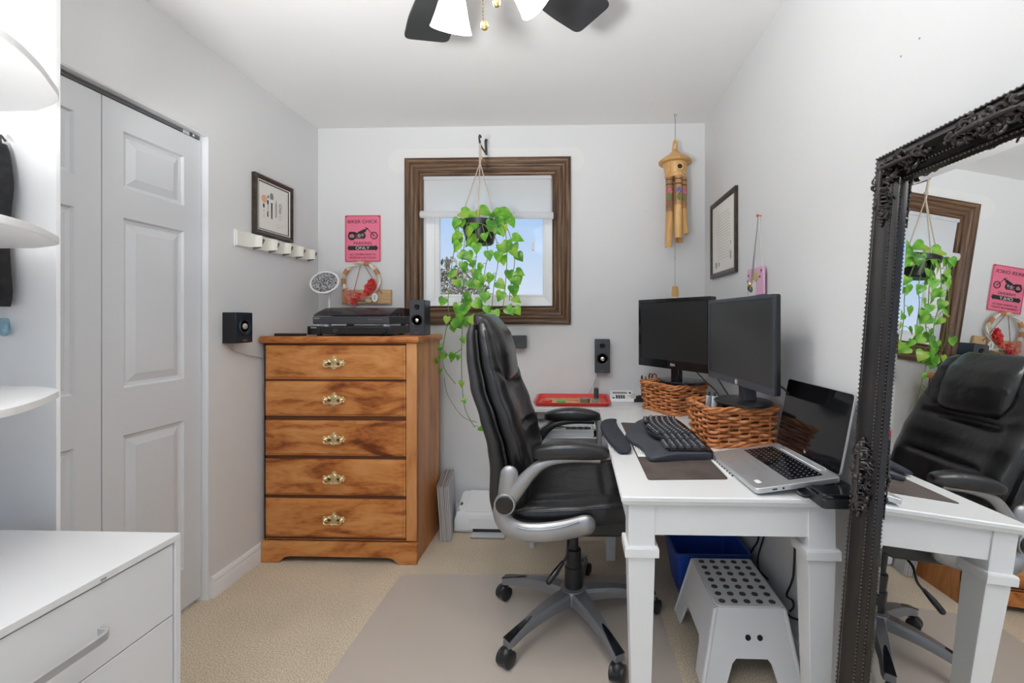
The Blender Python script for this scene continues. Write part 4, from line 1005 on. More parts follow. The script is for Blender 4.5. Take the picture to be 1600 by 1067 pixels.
for az, tl in ((112, 40), (8, 44), (258, 40)):
    d = V((cos(R(az)), sin(R(az)), 0)); ax = (V((0, 0, -1)) * cos(R(tl)) + d * sin(R(tl))).normalized()
    o0 = V((FX, FY, 2.205)) + d * (.100 if az == 8 else .045)
    q = ax.to_track_quat('Z', 'Y').to_matrix().to_4x4(); m = M.Translation(o0) @ q
    sh = MB().lathe([(.022, .03), (.026, .05), (.036, .085), (.046, .12), (.058, .155), (.060, .158), (.055, .150), (.040, .11), (.02, .06)], 30, m, cap=False).build('glass_shade', GLOW, t)
    MB().lathe([(.012, 0), (.024, .012), (.026, .034), (.022, .04)], 20, m).build('shade_holder', GOLD, t)
    MB().lathe([(.010, .04), (.014, .06), (.026, .095), (.022, .120), (.002, .132)], 18, m).build('bulb', emit('lit_bulb', (1, .96, .88), SHADE_W * .7) if 'lit_bulb' not in bpy.data.materials else bpy.data.materials['lit_bulb'], t)
    L = bpy.data.lights.new('fan_bulb_light', 'SPOT'); L.energy = LAMP_W; L.shadow_soft_size = .06; L.spot_size = R(118); L.spot_blend = .6; L.color = (1, .975, .94)
    lo = bpy.data.objects.new('fan_bulb_light', L); COL.objects.link(lo); lo.location = o0 + ax * .20; lo.rotation_euler = (V((0, 0, -1)) * .8 + ax * .2).to_track_quat('-Z', 'Y').to_euler()
c1, c2 = at(757, 40, Y=1.19), at(776, 4, Y=1.19)
for c, l0 in ((c1, .2), (c2, .15)):
    ch = MB(); n_ = 22
    for i in range(n_): ch.oct((c.x - .004, c.y, c.z + .012 + l0 * i / n_), .0028)
    ch = ch.tube([(c.x - .004, c.y, c.z), (c.x - .004, c.y, c.z + l0)], .0010, 5).build('pull_chain', GOLD, t)
    MB().ball(c, (.011, .008, .013), 12, 8).build('pull_knob', GOLD, ch)

# ------------------------------------------------------------------ records and printer
t0 = None
COLS = [(.55, .50, .46), (.25, .22, .22), (.62, .55, .52), (.12, .12, .14), (.50, .42, .40), (.70, .66, .62), (.20, .17, .18), (.58, .50, .50), (.30, .28, .30), (.64, .60, .58), (.40, .33, .33), (.60, .61, .63)]
for i, c in enumerate(COLS):
    ln = R(4.0 - i * .1); th = .0038; x = -.752 + i * .0047
    m = M.Translation((x, 2.512 + .003 * ((i * 5) % 4), 0)) @ M.Rotation(R(9), 4, 'Z') @ M.Rotation(-ln, 4, 'Y')
    last = i == len(COLS) - 1
    lab = 'outermost record sleeve of the floor stack, pale grey cover facing the printer' if last else ('brown card sleeve of the floor stack, the one flat against the dresser side' if i == 0 else 'thin record sleeve within the stack leaning against the dresser side')
    o = thing('record', (x, 2.66, 0), lab, 'record', 'records leaning against the dresser')
    MB().box(-th / 2, th / 2, 0,  .290 if i else  .280, .0015, .312 + .004 * ((i * 3) % 3), m).build('sleeve', mat('sleeve_%d' % i, c, .55), o, smooth=False, bevel=.0008)
    MB().box(-th / 2 + .0012, th / 2 - .0012, -.001, .286 if i else .275, .006, .305, m).build('inner_sleeve', PAPERW, o, smooth=False)
t = thing('printer', (-.56, 2.70, 0), 'white inkjet printer on the floor by the back wall, partly behind the chair', 'printer')
px0, px1, py0, py1 = -.708, -.345, 2.615, 2.79
rings = []
for x, e in ((px0, .7), (px0 + .012, .95), (px0 + .03, 1), (px1 - .03, 1), (px1 - .012, .95), (px1, .7)):
    yc, h = (py0 + py1) / 2, (py1 - py0) / 2 * (1 if e == 1 else .98); a, b = yc - h, yc + h
    rings.append([V((x, a + .012, .004)), V((x, a, .02)), V((x, a, .105 * e)), V((x, a + .010, .120 * e)), V((x, a + .03, .128 * e)), V((x, b - .012, .188 * e)), V((x, b, .178 * e)), V((x, b, .004))])
MB().loft(rings).build('body', PLASTW, t, ang=40, bevel=.003)
MB().loft([[V((x, py0 + .012, z0)), V((x, py1 - .012, z1)), V((x, py1 - .012, z1 + .006)), V((x, py0 + .012, z0 + .006))] for x in (px0 + .062, px1 - .02) for z0, z1 in ((.121, .187),)]).build('scanner_lid', PLASTW, t, bevel=.003)
MB().box(px0 + .09, px1 - .03, py0 - .002, py0 + .004, .028, .088).build('front_flap', PLASTW, t, bevel=.002)
MB().box(px0 + .11, px1 - .03, py0 - .003, py0 + .002, .012, .030).build('paper_slot', BLK, t)
MB().box(px0 + .11, px1 - .06, py0 - .06, py0 + .001, .005, .012).build('output_tray', PLASTG, t, bevel=.002)
MB().box(px0 + .022, px0 + .036, py0 + .06, py0 + .085, .135, .150).build('button', DGREY, t, bevel=.003)
MB().box(px0 + .016, px0 + .026, py0 + .02, py0 + .035, .120, .132).build('button', PLASTG, t, bevel=.003)

# ------------------------------------------------------------------ on the side table
t = thing('serving_tray', (-.02, 2.61, DZ), 'red plastic serving tray on the side table against the back wall', 'tray')
def rr(w, h, r, z): return [V((x - .022, y + 2.622, z)) for x, y in rrect(w, h, r, 5)]
MB().loft([rr(.38, .26, .03, .766), rr(.405, .285, .03, .786), rr(.428, .312, .035, .788), rr(.428, .312, .035, .784), rr(.412, .295, .032, .780), rr(.40, .28, .03, .766)], cap=False).build('rim', RED, t)
MB().loft([rr(.388, .268, .03, .7655), rr(.388, .268, .03, .769)]).build('base', RED, t)
MB().loft([rr(.32, .21, .02, .7692), rr(.32, .21, .02, .7700)]).build('printed_picture', nmat('tray_picture', [(.35, (.45, .22, .07)), (.5, (.70, .42, .15)), (.62, (.55, .50, .35)), (.75, (.62, .12, .05))], nscale=22, rough=.35), t)
def item(name, x, y, prof, material, label, cat, n=24, z=.7702, group=None):
    return tag(MB().lathe([(r, z + h) for r, h in prof], n, M.Translation((x, y, 0)), cap=True).build(name, material, bevel=0), label, cat, group)
item('tin', -.085, 2.575, [(.024, 0), (.025, .002), (.025, .011), (.024, .013), (.001, .013)], GREENP, 'bright green round tin on the red tray', 'tin')
item('tin', -.165, 2.60, [(.028, 0), (.029, .008), (.027, .010), (.001, .010)], RED, 'flat red round lid near the left end of the tray', 'lid')
item('jar', .050, 2.585, [(.028, 0), (.029, .003), (.029, .016), (.030, .017), (.030, .022), (.001, .023)], mat('grey_green_tin', (.22, .27, .18), .35, .4), 'grey-green round container right of the middle of the tray', 'jar')
item('drinking_glass', .108, 2.57, [(.020, 0), (.023, .02), (.023, .022), (.020, .020), (.018, .003), (.001, .002)], CLEAR, 'small clear glass dish near the right end of the tray', 'glass')
item('coaster', -.02, 2.66, [(.035, 0), (.036, .003), (.001, .004)], mat('orange_card', (.75, .30, .12), .6), 'orange round coaster behind the green tin', 'coaster')
t = thing('bottle', (.118, 2.685, .7702), 'clear bottle with a grey wrapped lower half, standing on the tray', 'bottle')
MB().lathe([(.0135, .7702), (.0145, .775), (.0145, .835), (.012, .838)], 20, M.Translation((.118, 2.685, 0))).build('grey_wrap', DGREY, t)
MB().lathe([(.014, .836), (.016, .85), (.014, .875), (.007, .893), (.006, .905), (.001, .906)], 20, M.Translation((.118, 2.685, 0))).build('clear_top', CLEAR, t)
t = thing('desk_phone', (.26, 2.67, DZ), 'white desk calculator-phone with a slim display behind the desk', 'phone')
m = M.Translation((.265, 2.665, DZ)) @ M.Rotation(R(-3), 4, 'Z')
MB().loft([[m @ V((x, y, z)) for y, z in ((-.05, .001), (-.05, .016), (.05, .052), (.06, .052), (.06, .001))] for x in (-.068, .068)]).build('body', PLASTW, t, bevel=.002)
S = m @ M.Translation((0, -.05, .0165)) @ M.Rotation(math.atan2(.036, .10), 4, 'X')
MB().box(-.052, .032, .068, .090, 0, .001, S).build('display', INKG, t, smooth=False)
MB().box(.044, .054, .068, .090, 0, .001, S).build('switch', DGREY, t, smooth=False)
for i in range(4):
    for j in range(3): MB().box(-.034 + i * .0135, -.024 + i * .0135, .012 + j * .013, .021 + j * .013, 0, .003, S).build('key', DGREY, t, smooth=False)
MB().box(-.055, -.042, .012, .021, 0, .003, S).build('key', BLK, t, smooth=False)
MB().box(.032, .058, .040, .044, 0, .001, S).build('red_mark', mat('red_ink', (.5, .1, .1), .5), t, smooth=False)
t = thing('tape_dispenser', (.352, 2.63, DZ), 'black tape dispenser between the white phone and the pen cup', 'tape dispenser')
F_ = fr((.352, 2.645, DZ), (1, 0, 0))
MB().prism([(-.038, 0), (.042, 0), (.042, .015), (.030, .022), (.022, .040), (-.008, .036), (-.012, .018), (-.038, .020)], 0, .024, F_).build('body', BLK, t, bevel=.003)
MB().tube([F_ @ V((-.018, .030, 0)), F_ @ V((-.018, .030, .019))], .020, 24).build('tape_roll', mat('tape_amber', (.60, .58, .50), .3), t)
t = thing('pen_cup', (.408, 2.655, DZ), 'tall black pen cup on the side table behind the far basket', 'pen cup')
MB().lathe([(.001, .766), (.029, .766), (.031, .868), (.029, .868), (.027, .77), (.001, .77)], 24, M.Translation((.408, 2.655, 0)), cap=False).build('cup', BLK, t)
rnd = random.Random(9)
for i in range(7):
    a = rnd.uniform(0, 6.28); b = V((.408 + .012 * cos(a), 2.655 + .012 * sin(a), .772)); e = V((.408 + .030 * cos(a), 2.655 + .022 * sin(a), rnd.uniform(.900, .930)))
    c_ = [INK, INK, mat('red_ink', (.5, .1, .1), .5), BLK, INK, CHROME, mat('blue_pen', (.03, .08, .35), .4)][i]
    o = MB().tube([b, b.lerp(e, .95), e], [.0042, .0042, .002], 8).build('pen', c_)
    tag(o, ['black pen leaning left in the black pen cup', 'black pen at the back of the black pen cup', 'red pen in the black pen cup', 'thick black marker in the black pen cup', 'second thin black pen in the black pen cup', 'silver pen in the black pen cup', 'blue pen in the black pen cup'][i], 'pen', 'pens in the black cup')
t = thing('scissors', (.425, 2.63, .80), 'scissors with red-brown handles standing in the pen cup', 'scissors')
SCH = mat('red_brown_handle', (.35, .05, .03), .4)
for sg, cx in ((1, .425), (-1, .447)):
    MB().tube([(cx + .011 * cos(a) + .002, 2.628, .912 + .017 * sin(a)) for a in [i * 2 * pi / 18 for i in range(18)]], .0034, 6, closed=True).tube([(cx, 2.628, .897), (.426, 2.64, .862)], .0032, 6).build('handle_loop', SCH, t)
MB().tube([(.426, 2.641, .866), (.416, 2.652, .79)], .0035, 6).build('blade', CHROME, t)

# ------------------------------------------------------------------ wicker baskets
def basket(P, ang, w, d, h, label, front_holes=False):
    m = M.Translation((P[0], P[1], DZ)) @ M.Rotation(ang, 4, 'Z')
    t = thing('wicker_basket', m @ V((w / 2, d / 2, 0)), label, 'basket')
    def per(n, ins=0, z=0, fl=0):
        pts = rrect(w - 2 * ins + fl, d - 2 * ins + fl, .022, 4, w / 2, d / 2); pts = [V((x, y, z)) for x, y in pts]
        L = [0]
        for a, b in zip(pts, pts[1:] + pts[:1]): L.append(L[-1] + (b - a).length)
        out = []; tot = L[-1]; j = 0
        for i in range(n):
            s_ = tot * i / n
            while L[j + 1] < s_: j += 1
            a, b = pts[j], pts[(j + 1) % len(pts)]; u = (s_ - L[j]) / max(1e-9, L[j + 1] - L[j]); q = a.lerp(b, u); tg_ = (b - a).normalized(); out.append((q, V((tg_.y, -tg_.x, 0))))
        return out
    ns = int(round(2 * (w + d) / .043)); ns += ns % 2; rnd = random.Random(int(w * 1000))
    rows = 9; mb = MB()
    for r_ in range(rows):
        z = .016 + (h - .036) * r_ / (rows - 1); fl = .018 * r_ / rows
        pts = per(ns * 5, .004, z, fl); path = []
        for i, (q, nn) in enumerate(pts):
            ph = pi * i / 5 + (pi if r_ % 2 else 0); path.append(m @ (q + nn * (.0070 * sin(ph)) + V((0, 0, .0022 * sin(i * .37 + r_ * 1.7)))))
        mb.tube(path, .0060, 7, closed=True)
    mb.build('woven_strands', WICKER, t)
    mb = MB()
    for i, (q, nn) in enumerate(per(ns, .004, 0, 0)):
        mb.tube([m @ q, m @ (q + nn * .009 + V((0, 0, h)))], .0036, 6)
    mb.build('stakes', WICKER, t)
    for nm, z, fl in (('top_border', h - .004, .020), ('base_border', .006, 0)):
        mb = MB()
        for k in range(3):
            pts = per(150, .002, z, fl); mb.tube([m @ (q + nn * (.0055 * cos(i * .251327 + k * 2.09)) + V((0, 0, .0070 * sin(i * .251327 + k * 2.09)))) for i, (q, nn) in enumerate(pts)], .0056, 6, closed=True)
        mb.build(nm, WICKER, t)
    def ri(i_, z, fl=0): return [m @ V((x, y, z)) for x, y in rrect(w - 2 * i_ + fl, d - 2 * i_ + fl, .018, 3, w / 2, d / 2)]
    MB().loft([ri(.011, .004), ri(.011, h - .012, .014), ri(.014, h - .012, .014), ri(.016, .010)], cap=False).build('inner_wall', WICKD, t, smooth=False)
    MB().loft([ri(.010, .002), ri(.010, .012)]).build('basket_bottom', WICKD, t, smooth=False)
    return t, m
bt, m1 = basket((.480, 2.232), R(29), .205, .265, .146, 'far wicker basket, under the glossy black monitor')
B2, m2 = basket((.495, 1.692), R(7), .255, .215, .146, 'near wicker basket, in front, under the slim dark monitor')
DTZ = DZ + .152

# ------------------------------------------------------------------ monitors
def screen(a, b, z0, z1, depth, t, bez, chin, face_mat, label_=None):
    """a, b: left and right lower corners of the screen face as seen by the user"""
    a, b = V((a[0], a[1], z0)), V((b[0], b[1], z0)); G = fr((a + b) / 2, b - a); w = (b - a).length; h = z1 - z0
    MB().prism(rrect(w, h, .008, 3, 0, h / 2), -depth, 0, G).build('housing', BLKG if face_mat else BLK, t, bevel=.003)
    MB().prism(rrect(w * .72, h * .62, .03, 4, 0, h * .48), -depth - .022, -depth, G).build('rear_bulge', BLK, t, bevel=.006)
    for bb in sweep_rect(-w / 2 + bez, w / 2 - bez, chin, h - bez, [(0, -.001), (0, .003), (.001, .0045), (bez - .002, .0045), (bez, .002), (bez, -.001)], G): pass
    mb = MB()
    mb.box(-w / 2, w / 2, 0, chin, 0, .004, G).box(-w / 2, w / 2, h - bez, h, 0, .004, G).box(-w / 2, -w / 2 + bez, chin, h - bez, 0, .004, G).box(w / 2 - bez, w / 2, chin, h - bez, 0, .004, G)
    mb.build('bezel', BLKG if face_mat else BEZ, t, bevel=.0015)
    MB().box(-w / 2 + bez, w / 2 - bez, chin, h - bez, 0, .0012, G).build('display_panel', SCREEN, t, smooth=False)
    return G, w, h
BEZ = mat('satin_slate_plastic', (.035, .042, .058), .3)
def disc(c, rx, ry, z, t, ang=0):
    m = M.Translation((c[0], c[1], z)) @ M.Rotation(ang, 4, 'Z') @ M.Diagonal((rx, ry, 1, 1))
    MB().lathe([(.97, 0), (1, .003), (1, .007), (.96, .011), (.3, .015), (.001, .015)], 44, m).build('stand_base', BLKG if t['label'].startswith('glossy') else BLK, t)
t = thing('monitor', (.545, 2.385, DTZ), 'glossy black widescreen monitor standing on the far basket', 'monitor')
G, w, h = screen((.350, 2.548), (.622, 2.118), .988, 1.348, .035, t, .020, .044, True)
t_ = text('LG', .016, .012, G @ M.Translation((.018, .022, .0045)), PLASTG, t)
MB().tube([G @ V((.001 + .006 * cos(a), .022 + .006 * sin(a), .0045)) for a in [i * 2 * pi / 16 for i in range(16)]], .0013, 5, closed=True).build('round_logo', PLASTG, t)
mb = MB()
for i in range(7): mb.box(-.15 + i * .016, -.143 + i * .016, h - .012, h - .009, .004, .0045, G)
mb.build('sticker_text', mat('teal_sticker', (.10, .20, .22), .5), t, smooth=False)
disc((.545, 2.365), .128, .105, DTZ, t, R(-58))
MB().box(-.028, .028, -.062, .025, -.050, -.018, G).build('stand_neck', BLKG, t, bevel=.006)
t = thing('monitor', (.655, 1.79, DTZ), 'slim dark monitor on the near basket, closest to the right wall', 'monitor')
G, w, h = screen((.583, 2.018), (.640, 1.482), .991, 1.323, .018, t, .014, .026, False)
text('hp', .010, .012, G @ M.Translation((.0, .013, .0045)), PLASTW, t)
MB().tube([G @ V((.009 * cos(a), .013 + .009 * sin(a), .0042)) for a in [i * 2 * pi / 20 for i in range(20)]], .0008, 5, closed=True).build('round_logo', PLASTW, t)
disc((.648, 1.79), .104, .125, DTZ, t, R(6))
cN = V((.664, 1.785, 0))
MB().loft([[V((cN.x + sx * .022 - k * .012, cN.y + sy * .035, z)) for sx, sy in ((-1, -1), (1, -1), (1, 1), (-1, 1))] for k, z in ((0, DTZ + .012), (.4, 1.02), (.6, 1.10))]).build('stand_neck', DGREY, t, bevel=.004)
cable('monitor_cable', [(.58, 2.28, 1.00), (.60, 2.15, .955), (.61, 2.02, .93), (.605, 1.93, .905), (.60, 1.89, .88)], .0030, CORD, 'left black cable sagging from the far monitor into the near basket', grp='monitor cables')
cable('monitor_cable', [(.64, 2.25, 1.02), (.65, 2.12, .97), (.645, 2.0, .935), (.635, 1.91, .915), (.62, 1.885, .88)], .0030, CORD, 'right black cable sagging from the far monitor into the near basket', grp='monitor cables')
cable('monitor_cable', [(.69, 1.60, 1.02), (.720, 1.575, .99), (.738, 1.60, .93), (.752, 1.63, .86), (.757, 1.65, .80), (.757, 1.70, .772)], .0035, CORD, 'black cable dropping from the near monitor past the basket corner', grp='monitor cables')
for i, (x, y) in enumerate(((.528, 1.868), (.548, 1.855))):
    o = thing('marker', (x, y, .80), ('silver' if i == 0 else 'grey') + ' cable plug sticking out of the near basket, ' + ('on the left' if i == 0 else 'on the right'), 'plug')
    MB().tube([(x, y, .785), (x + .012, y + .004, .93)], [.011, .012], 10, flat=(0, 1, 0), ry=.007).build('shell', ALU if i == 0 else PLASTG, o, bevel=.001)
    MB().tube([(x + .012, y + .004, .93), (x + .014, y + .005, .945)], .005, 8).build('cord_relief', BLK, o)
    o.name = 'cable_plug'

# ------------------------------------------------------------------ on the desk
Z0 = DZ
o = MB().prism(rpoly([(.212, 1.352), (.452, 1.366), (.452, 2.06), (.205, 2.10)], .012), Z0, Z0 + .0022).build('desk_pad', PADM, smooth=False)
tag(o, 'brown suede desk pad under the keyboard', 'desk pad')
t = thing('note_sheet', (.235, 1.69, Z0 + .0025), 'white typed sheet lying on the desk pad at the keyboard edge', 'paper')
MB().box(.214, .30, 1.575, 1.84, Z0 + .0024, Z0 + .003).build('sheet', PAPERW, t, smooth=False)
mb = MB()
for i in range(3): mb.box(.218 + i * .007, .220 + i * .007, 1.60, 1.72, Z0 + .003, Z0 + .0032)
mb.build('typed_line', INKG, t, smooth=False)
t = thing('note_sheet', (.455, 1.47, Z0), 'white sheet with bold handwriting between the desk pad and the laptop', 'paper')
m = M.Translation((.457, 1.475, Z0)) @ M.Rotation(R(2), 4, 'Z')
MB().box(0, .075, -.10, .13, .0003, .0010, m).build('sheet', PAPERW, t, smooth=False)
mb = MB(); rnd = random.Random(4)
for i in range(9):
    y = -.09 + i * .022; mb.tube([m @ V((.008, y, .0012)), m @ V((.014, y + .008, .0012)), m @ V((.010, y + .014, .0012)), m @ V((.022, y + .012, .0012))], .0014, 4)
mb.build('handwriting', INK, t)
# keyboard
t = thing('ergonomic_keyboard', (.33, 1.82, Z0 + .003), 'black ergonomic keyboard with a curved grey palm rest on the desk', 'keyboard')
K0 = Z0 + .0028
outl = [(.197, 1.80), (.200, 1.86), (.222, 1.925), (.262, 2.03), (.300, 2.075), (.345, 2.105), (.395, 2.115), (.440, 2.09), (.462, 2.03), (.468, 1.90), (.470, 1.75), (.472, 1.60), (.462, 1.552), (.43, 1.542), (.34, 1.530), (.262, 1.512), (.240, 1.53), (.238, 1.60), (.228, 1.67), (.208, 1.73)]
P = [(q.x, q.y) for q in catmull([V((x, y, 0)) for x, y in outl], 3, True)]
def kz(x): return .009 + .018 * max(0, min(1, (x - .20) / .13)) - .004 * max(0, (x - .36) / .1)
cen = V((.34, 1.80, 0))
def krg(s, dz): return [V((cen.x + (x - cen.x) * s, cen.y + (y - cen.y) * (1 - (1 - s) * .6), K0 + (kz(x) + dz if dz > -1 else 0.0005))) for x, y in P]
MB().loft([krg(.97, -2), krg(1, -.010), krg(.995, -.003), krg(.975, 0), krg(.6, .003), krg(.05, .005)]).build('keyboard_body', mat('slate_plastic', (.045, .050, .064), .5), t, ang=40)
KA, KB = MB(), MB()
well = MB(); P2 = [(.290, 1.98), (.30, 2.045), (.345, 2.085), (.41, 2.085), (.445, 2.03), (.455, 1.85), (.458, 1.57), (.44, 1.555), (.322, 1.548), (.318, 1.60), (.316, 1.69), (.296, 1.74), (.282, 1.84)]
well.prism([(q.x, q.y) for q in catmull([V((x, y, 0)) for x, y in P2], 3, True)], K0 + .02, K0 + .0325).build('key_well', BLKG, t, bevel=.001)
for r_ in range(6):
    x = .306 + r_ * .0245; y0_, y1_ = 2.055 - .05 * abs(r_ - 3) ** 1.2 * .25, 1.70
    n_ = 15; mb = MB(); mb2 = MB()
    for k in range(24):
        y = 2.06 - k * .0208
        if k in (15, 19): continue
        if r_ == 0 and (k in (6, 7, 8) or k > 14 and k < 20): continue
        curve = .018 * sin(pi * min(1, k / 14)) - (.0 if k < 15 else .0)
        xx = x - (curve if k < 15 else 0) + .006
        if k < 1 and (r_ < 1 or r_ > 4): continue
        if xx > .452: continue
        s0, s1 = .0088, .0065
        z = K0 + .032 + (.004 if k < 15 else .001) * sin(pi * min(1, k / 14))
        mb.loft([[V((xx + a * s0, y + b * s0, z)) for a, b in ((-1, -1), (1, -1), (1, 1), (-1, 1))], [V((xx + a * s1, y + b * s1, z + .008)) for a, b in ((-1, -1), (1, -1), (1, 1), (-1, 1))]])
        mb2.box(xx - .0035, xx + .002, y - .002, y + .0025, z + .008, z + .0083)
    KA.add(mb.v, mb.f); KB.add(mb2.v, mb2.f)
KA.build('keys', DGREY, t, smooth=False); KB.build('key_legends', PLASTW, t, smooth=False)
# wrist rest
t = thing('wrist_rest', (.155, 1.86, Z0), 'blue-grey padded wrist rest on the desk edge left of the keyboard', 'wrist rest')
c_ = catmull([(.168, 2.105, 0), (.150, 2.06, 0), (.142, 1.96, 0), (.148, 1.85, 0), (.158, 1.74, 0), (.168, 1.65, 0), (.168, 1.60, 0)], 5)
k = len(c_)
rings = []
for i, q in enumerate(c_):
    u = i / (k - 1); s_ = max(.12, sin(pi * (.03 + .94 * u))) ** .4; ring = []
    for j in range(20):
        a = 2 * pi * j / 20; ring.append(V((q.x + .040 * s_ * cos(a), q.y, Z0 + .0125 + .0115 * s_ * (1 if sin(a) > 0 else -1) * abs(sin(a)) ** .6 * (1.2 if sin(a) > 0 else 1))))
    rings.append(ring)
MB().loft(rings).build('cushion', GEL, t, ang=60)
# laptop
LQ = [V((.462, 1.578, 0)), V((.484, 1.238, 0))]; ldir = (LQ[1] - LQ[0]).normalized(); LG_ = fr(LQ[0].lerp(LQ[1], .5) + V((0, 0, Z0 + .004)), ldir, (.995, .06, .125))
# local: x along the front edge towards the camera, y from the user to the hinge, z up off the deck
t = thing('laptop', (.60, 1.41, Z0), 'open silver laptop with a black screen on the desk by the right wall', 'laptop')
LW, LD = .340, .236
MB().prism(rrect(LW, LD, .012, 5, 0, LD / 2), .001, .016, LG_).build('base', ALU, t, bevel=.002)
MB().prism(rrect(.285, .098, .004, 3, 0, .155), .016, .0163, LG_).build('keyboard_deck', BLK, t, smooth=False)
mb, mb2 = MB(), MB()
for r_ in range(6):
    for c in range(17):
        kx, ky = -.1345 + c * .01681, .1125 + r_ * .0163
        if r_ == 0 and 4 < c < 10: continue
        mb.box(kx - .0074, kx + .0074, ky - .007, ky + .007, .0163, .0177, LG_); mb2.box(kx - .0025, kx + .0015, ky - .001, ky + .003, .0177, .0179, LG_)
mb.box(-.0555, .017, .1055, .1195, .0163, .0177, LG_)
mb.build('keys', BLKG, t, smooth=False); mb2.build('key_legends', INKG, t, smooth=False)
MB().box(-.055, .055, .012, .076, .016, .0164, LG_).box(-.055, .055, .079, .093, .016, .0164, LG_).build('trackpad', mat('trackpad_grey', (.40, .41, .42), .4, .5), t, smooth=False)
MB().box(.112, .135, .020, .034, .016, .0164, LG_).build('sticker', PAPERW, t, smooth=False)
MB().box(-.11, .11, .214, .218, .016, .0168, LG_).build('speaker_grille', PLASTW, t, smooth=False)
MB().box(LW / 2 - .002, LW / 2 + .0006, .045, .058, .006, .010, LG_).cyl(LG_ @ V((LW / 2 - .001, .075, .008)), LG_ @ V((LW / 2 + .001, .075, .008)), .003, n=10).build('side_port', BLK, t, smooth=False)
SG = LG_ @ M.Translation((0, LD - .004, .016)) @ M.Rotation(R(-8 - 90 + 8), 4, 'X')
hinge = LG_ @ V((0, LD - .006, .016)); up = V((.20, .0, 1.0))
SGm = fr(hinge, ldir, up)
MB().prism(rrect(LW, .226, .010, 4, 0, .116), -.007, -.001, SGm).build('lid', ALU, t, bevel=.001)
MB().prism(rrect(LW - .006, .221, .008, 4, 0, .1155), -.001, .0006, SGm).build('screen_glass', SCREENL, t, smooth=False)
text('hp', .010, .011, SGm @ M.Translation((0, .020, .0007)), PLASTG, t)
MB().box(-.11, .11, -.004, .006, -.006, .002, SGm).build('hinge', ALU, t, bevel=.002)
# dock under the laptop
t = thing('docking_station', (.68, 1.23, Z0), 'black docking station on the desk corner beside the laptop', 'docking station')
MB().prism(rrect(.130, .145, .012, 4, .680, 1.228), Z0 + .001, Z0 + .0265).build('case', BLK, t, bevel=.003)
MB().prism(rrect(.128, .070, .010, 4, .680, 1.191), Z0 + .0255, Z0 + .038).build('raised_front', BLKG, t, bevel=.003)
MB().box(.690, .722, 1.158, 1.163, Z0 + .026, Z0 + .029).build('button', PLASTG, t, bevel=.001)
MB().box(.662, .6635, 1.1600, 1.162, Z0 + .015, Z0 + .020).build('power_mark', PLASTW, t)
MB().tube(catmull([(.628, 1.225, Z0 + .012), (.605, 1.215, Z0 + .010), (.590, 1.222, Z0 + .014), (.588, 1.232, Z0 + .018)], 4), .0045, 8).build('plug_lead', BLK, t)

# ------------------------------------------------------------------ under the desk: stool, bin, cables
t = thing('step_stool', (.60, 1.74, 0), 'white plastic step stool with grey rubber dots under the desk', 'stool')
sx0, sx1, sy0, sy1, sh = .482, .716, 1.590, 1.905, .250
bx0, bx1, by0, by1 = .425, .752, 1.540, 1.955
def sr(u, z): return (lerp(bx0, sx0, u), lerp(bx1, sx1, u), lerp(by0, sy0, u), lerp(by1, sy1, u), z)
MB().prism(rrect(sx1 - sx0, sy1 - sy0, .02, 5, (sx0 + sx1) / 2, (sy0 + sy1) / 2), sh - .006, sh).build('top', PLASTW, t, bevel=.003)
def wall_(a_t, b_t, a_b, b_b, name, leg, top_in, hole=None):
    """sloping side: top edge a_t-b_t, bottom edge a_b-b_b, with an arch cut out between two legs"""
    a_t, b_t, a_b, b_b = map(V, (a_t, b_t, a_b, b_b)); n_ = (b_t - a_t).cross(a_b - a_t).normalized() * .004
    def pt(u, v): return a_t.lerp(b_t, u).lerp(a_b.lerp(b_b, u), v)
    hh = leg[2]; e = leg[0]; f = leg[1]
    pan = [(0, 0), (1, 0), (1, 1), (1 - e, 1), (1 - f + .02, hh + .06), (1 - f - .02, hh), (f + .02, hh), (f - .02, hh + .06), (e, 1), (0, 1)]
    A = [pt(u, v) for u, v in pan]; mb = MB()
    # split into quads so the arch stays clean
    L_ = [pt(0, 0), pt(f, 0), pt(f + .02, hh), pt(f - .02, hh + .06), pt(e, 1), pt(0, 1)]
    R_ = [pt(1, 0), pt(1 - f, 0), pt(1 - f - .02, hh), pt(1 - f + .02, hh + .06), pt(1 - e, 1), pt(1, 1)]
    Mi = [pt(f, 0), pt(1 - f, 0), pt(1 - f - .02, hh), pt(f + .02, hh)]
    for poly_ in (L_, R_, Mi): mb.loft([[q - n_ for q in poly_], [q + n_ for q in poly_]])
    return mb.build(name, PLASTW, t, smooth=False)
TZ = sh - .003
c_t = [(sx0, sy0), (sx1, sy0), (sx1, sy1), (sx0, sy1)]; c_b = [(bx0, by0), (bx1, by0), (bx1, by1), (bx0, by1)]
for i in range(4):
    j = (i + 1) % 4; wall_((*c_t[i], TZ), (*c_t[j], TZ), (*c_b[i], 0), (*c_b[j], 0), 'side_wall', (.22, .30, .62) if i % 2 == 0 else (.20, .26, .60), 0)
    MB().tube([(*c_t[i], TZ - .004), (*c_b[i], .004)], .008, 8).build('corner_post', PLASTW, t)
mb = None
for i in range(5):
    for j in range(7):
        MB().lathe([(.0115, sh - .001), (.0115, sh + .0015), (.010, sh + .002), (.001, sh + .002)], 16, M.Translation((sx0 + .030 + i * .0435, sy0 + .028 + j * .0435, 0))).build('rubber_dot', RUBBER, t)
for dx in (-.020, .020):
    a = V(((sx0 + sx1) / 2 + .005 + dx, lerp(sy0, by0, .36) - .0045, lerp(TZ, 0, .36))); nn = V((0, -1, .2)).normalized()
    MB().tube([a - nn * .003, a + nn * .0012], .0095, 16).build('grip_hole', BLK, t)
t = thing('recycling_bin', (.585, 2.2, 0), 'blue plastic storage bin on the floor behind the step stool', 'bin')
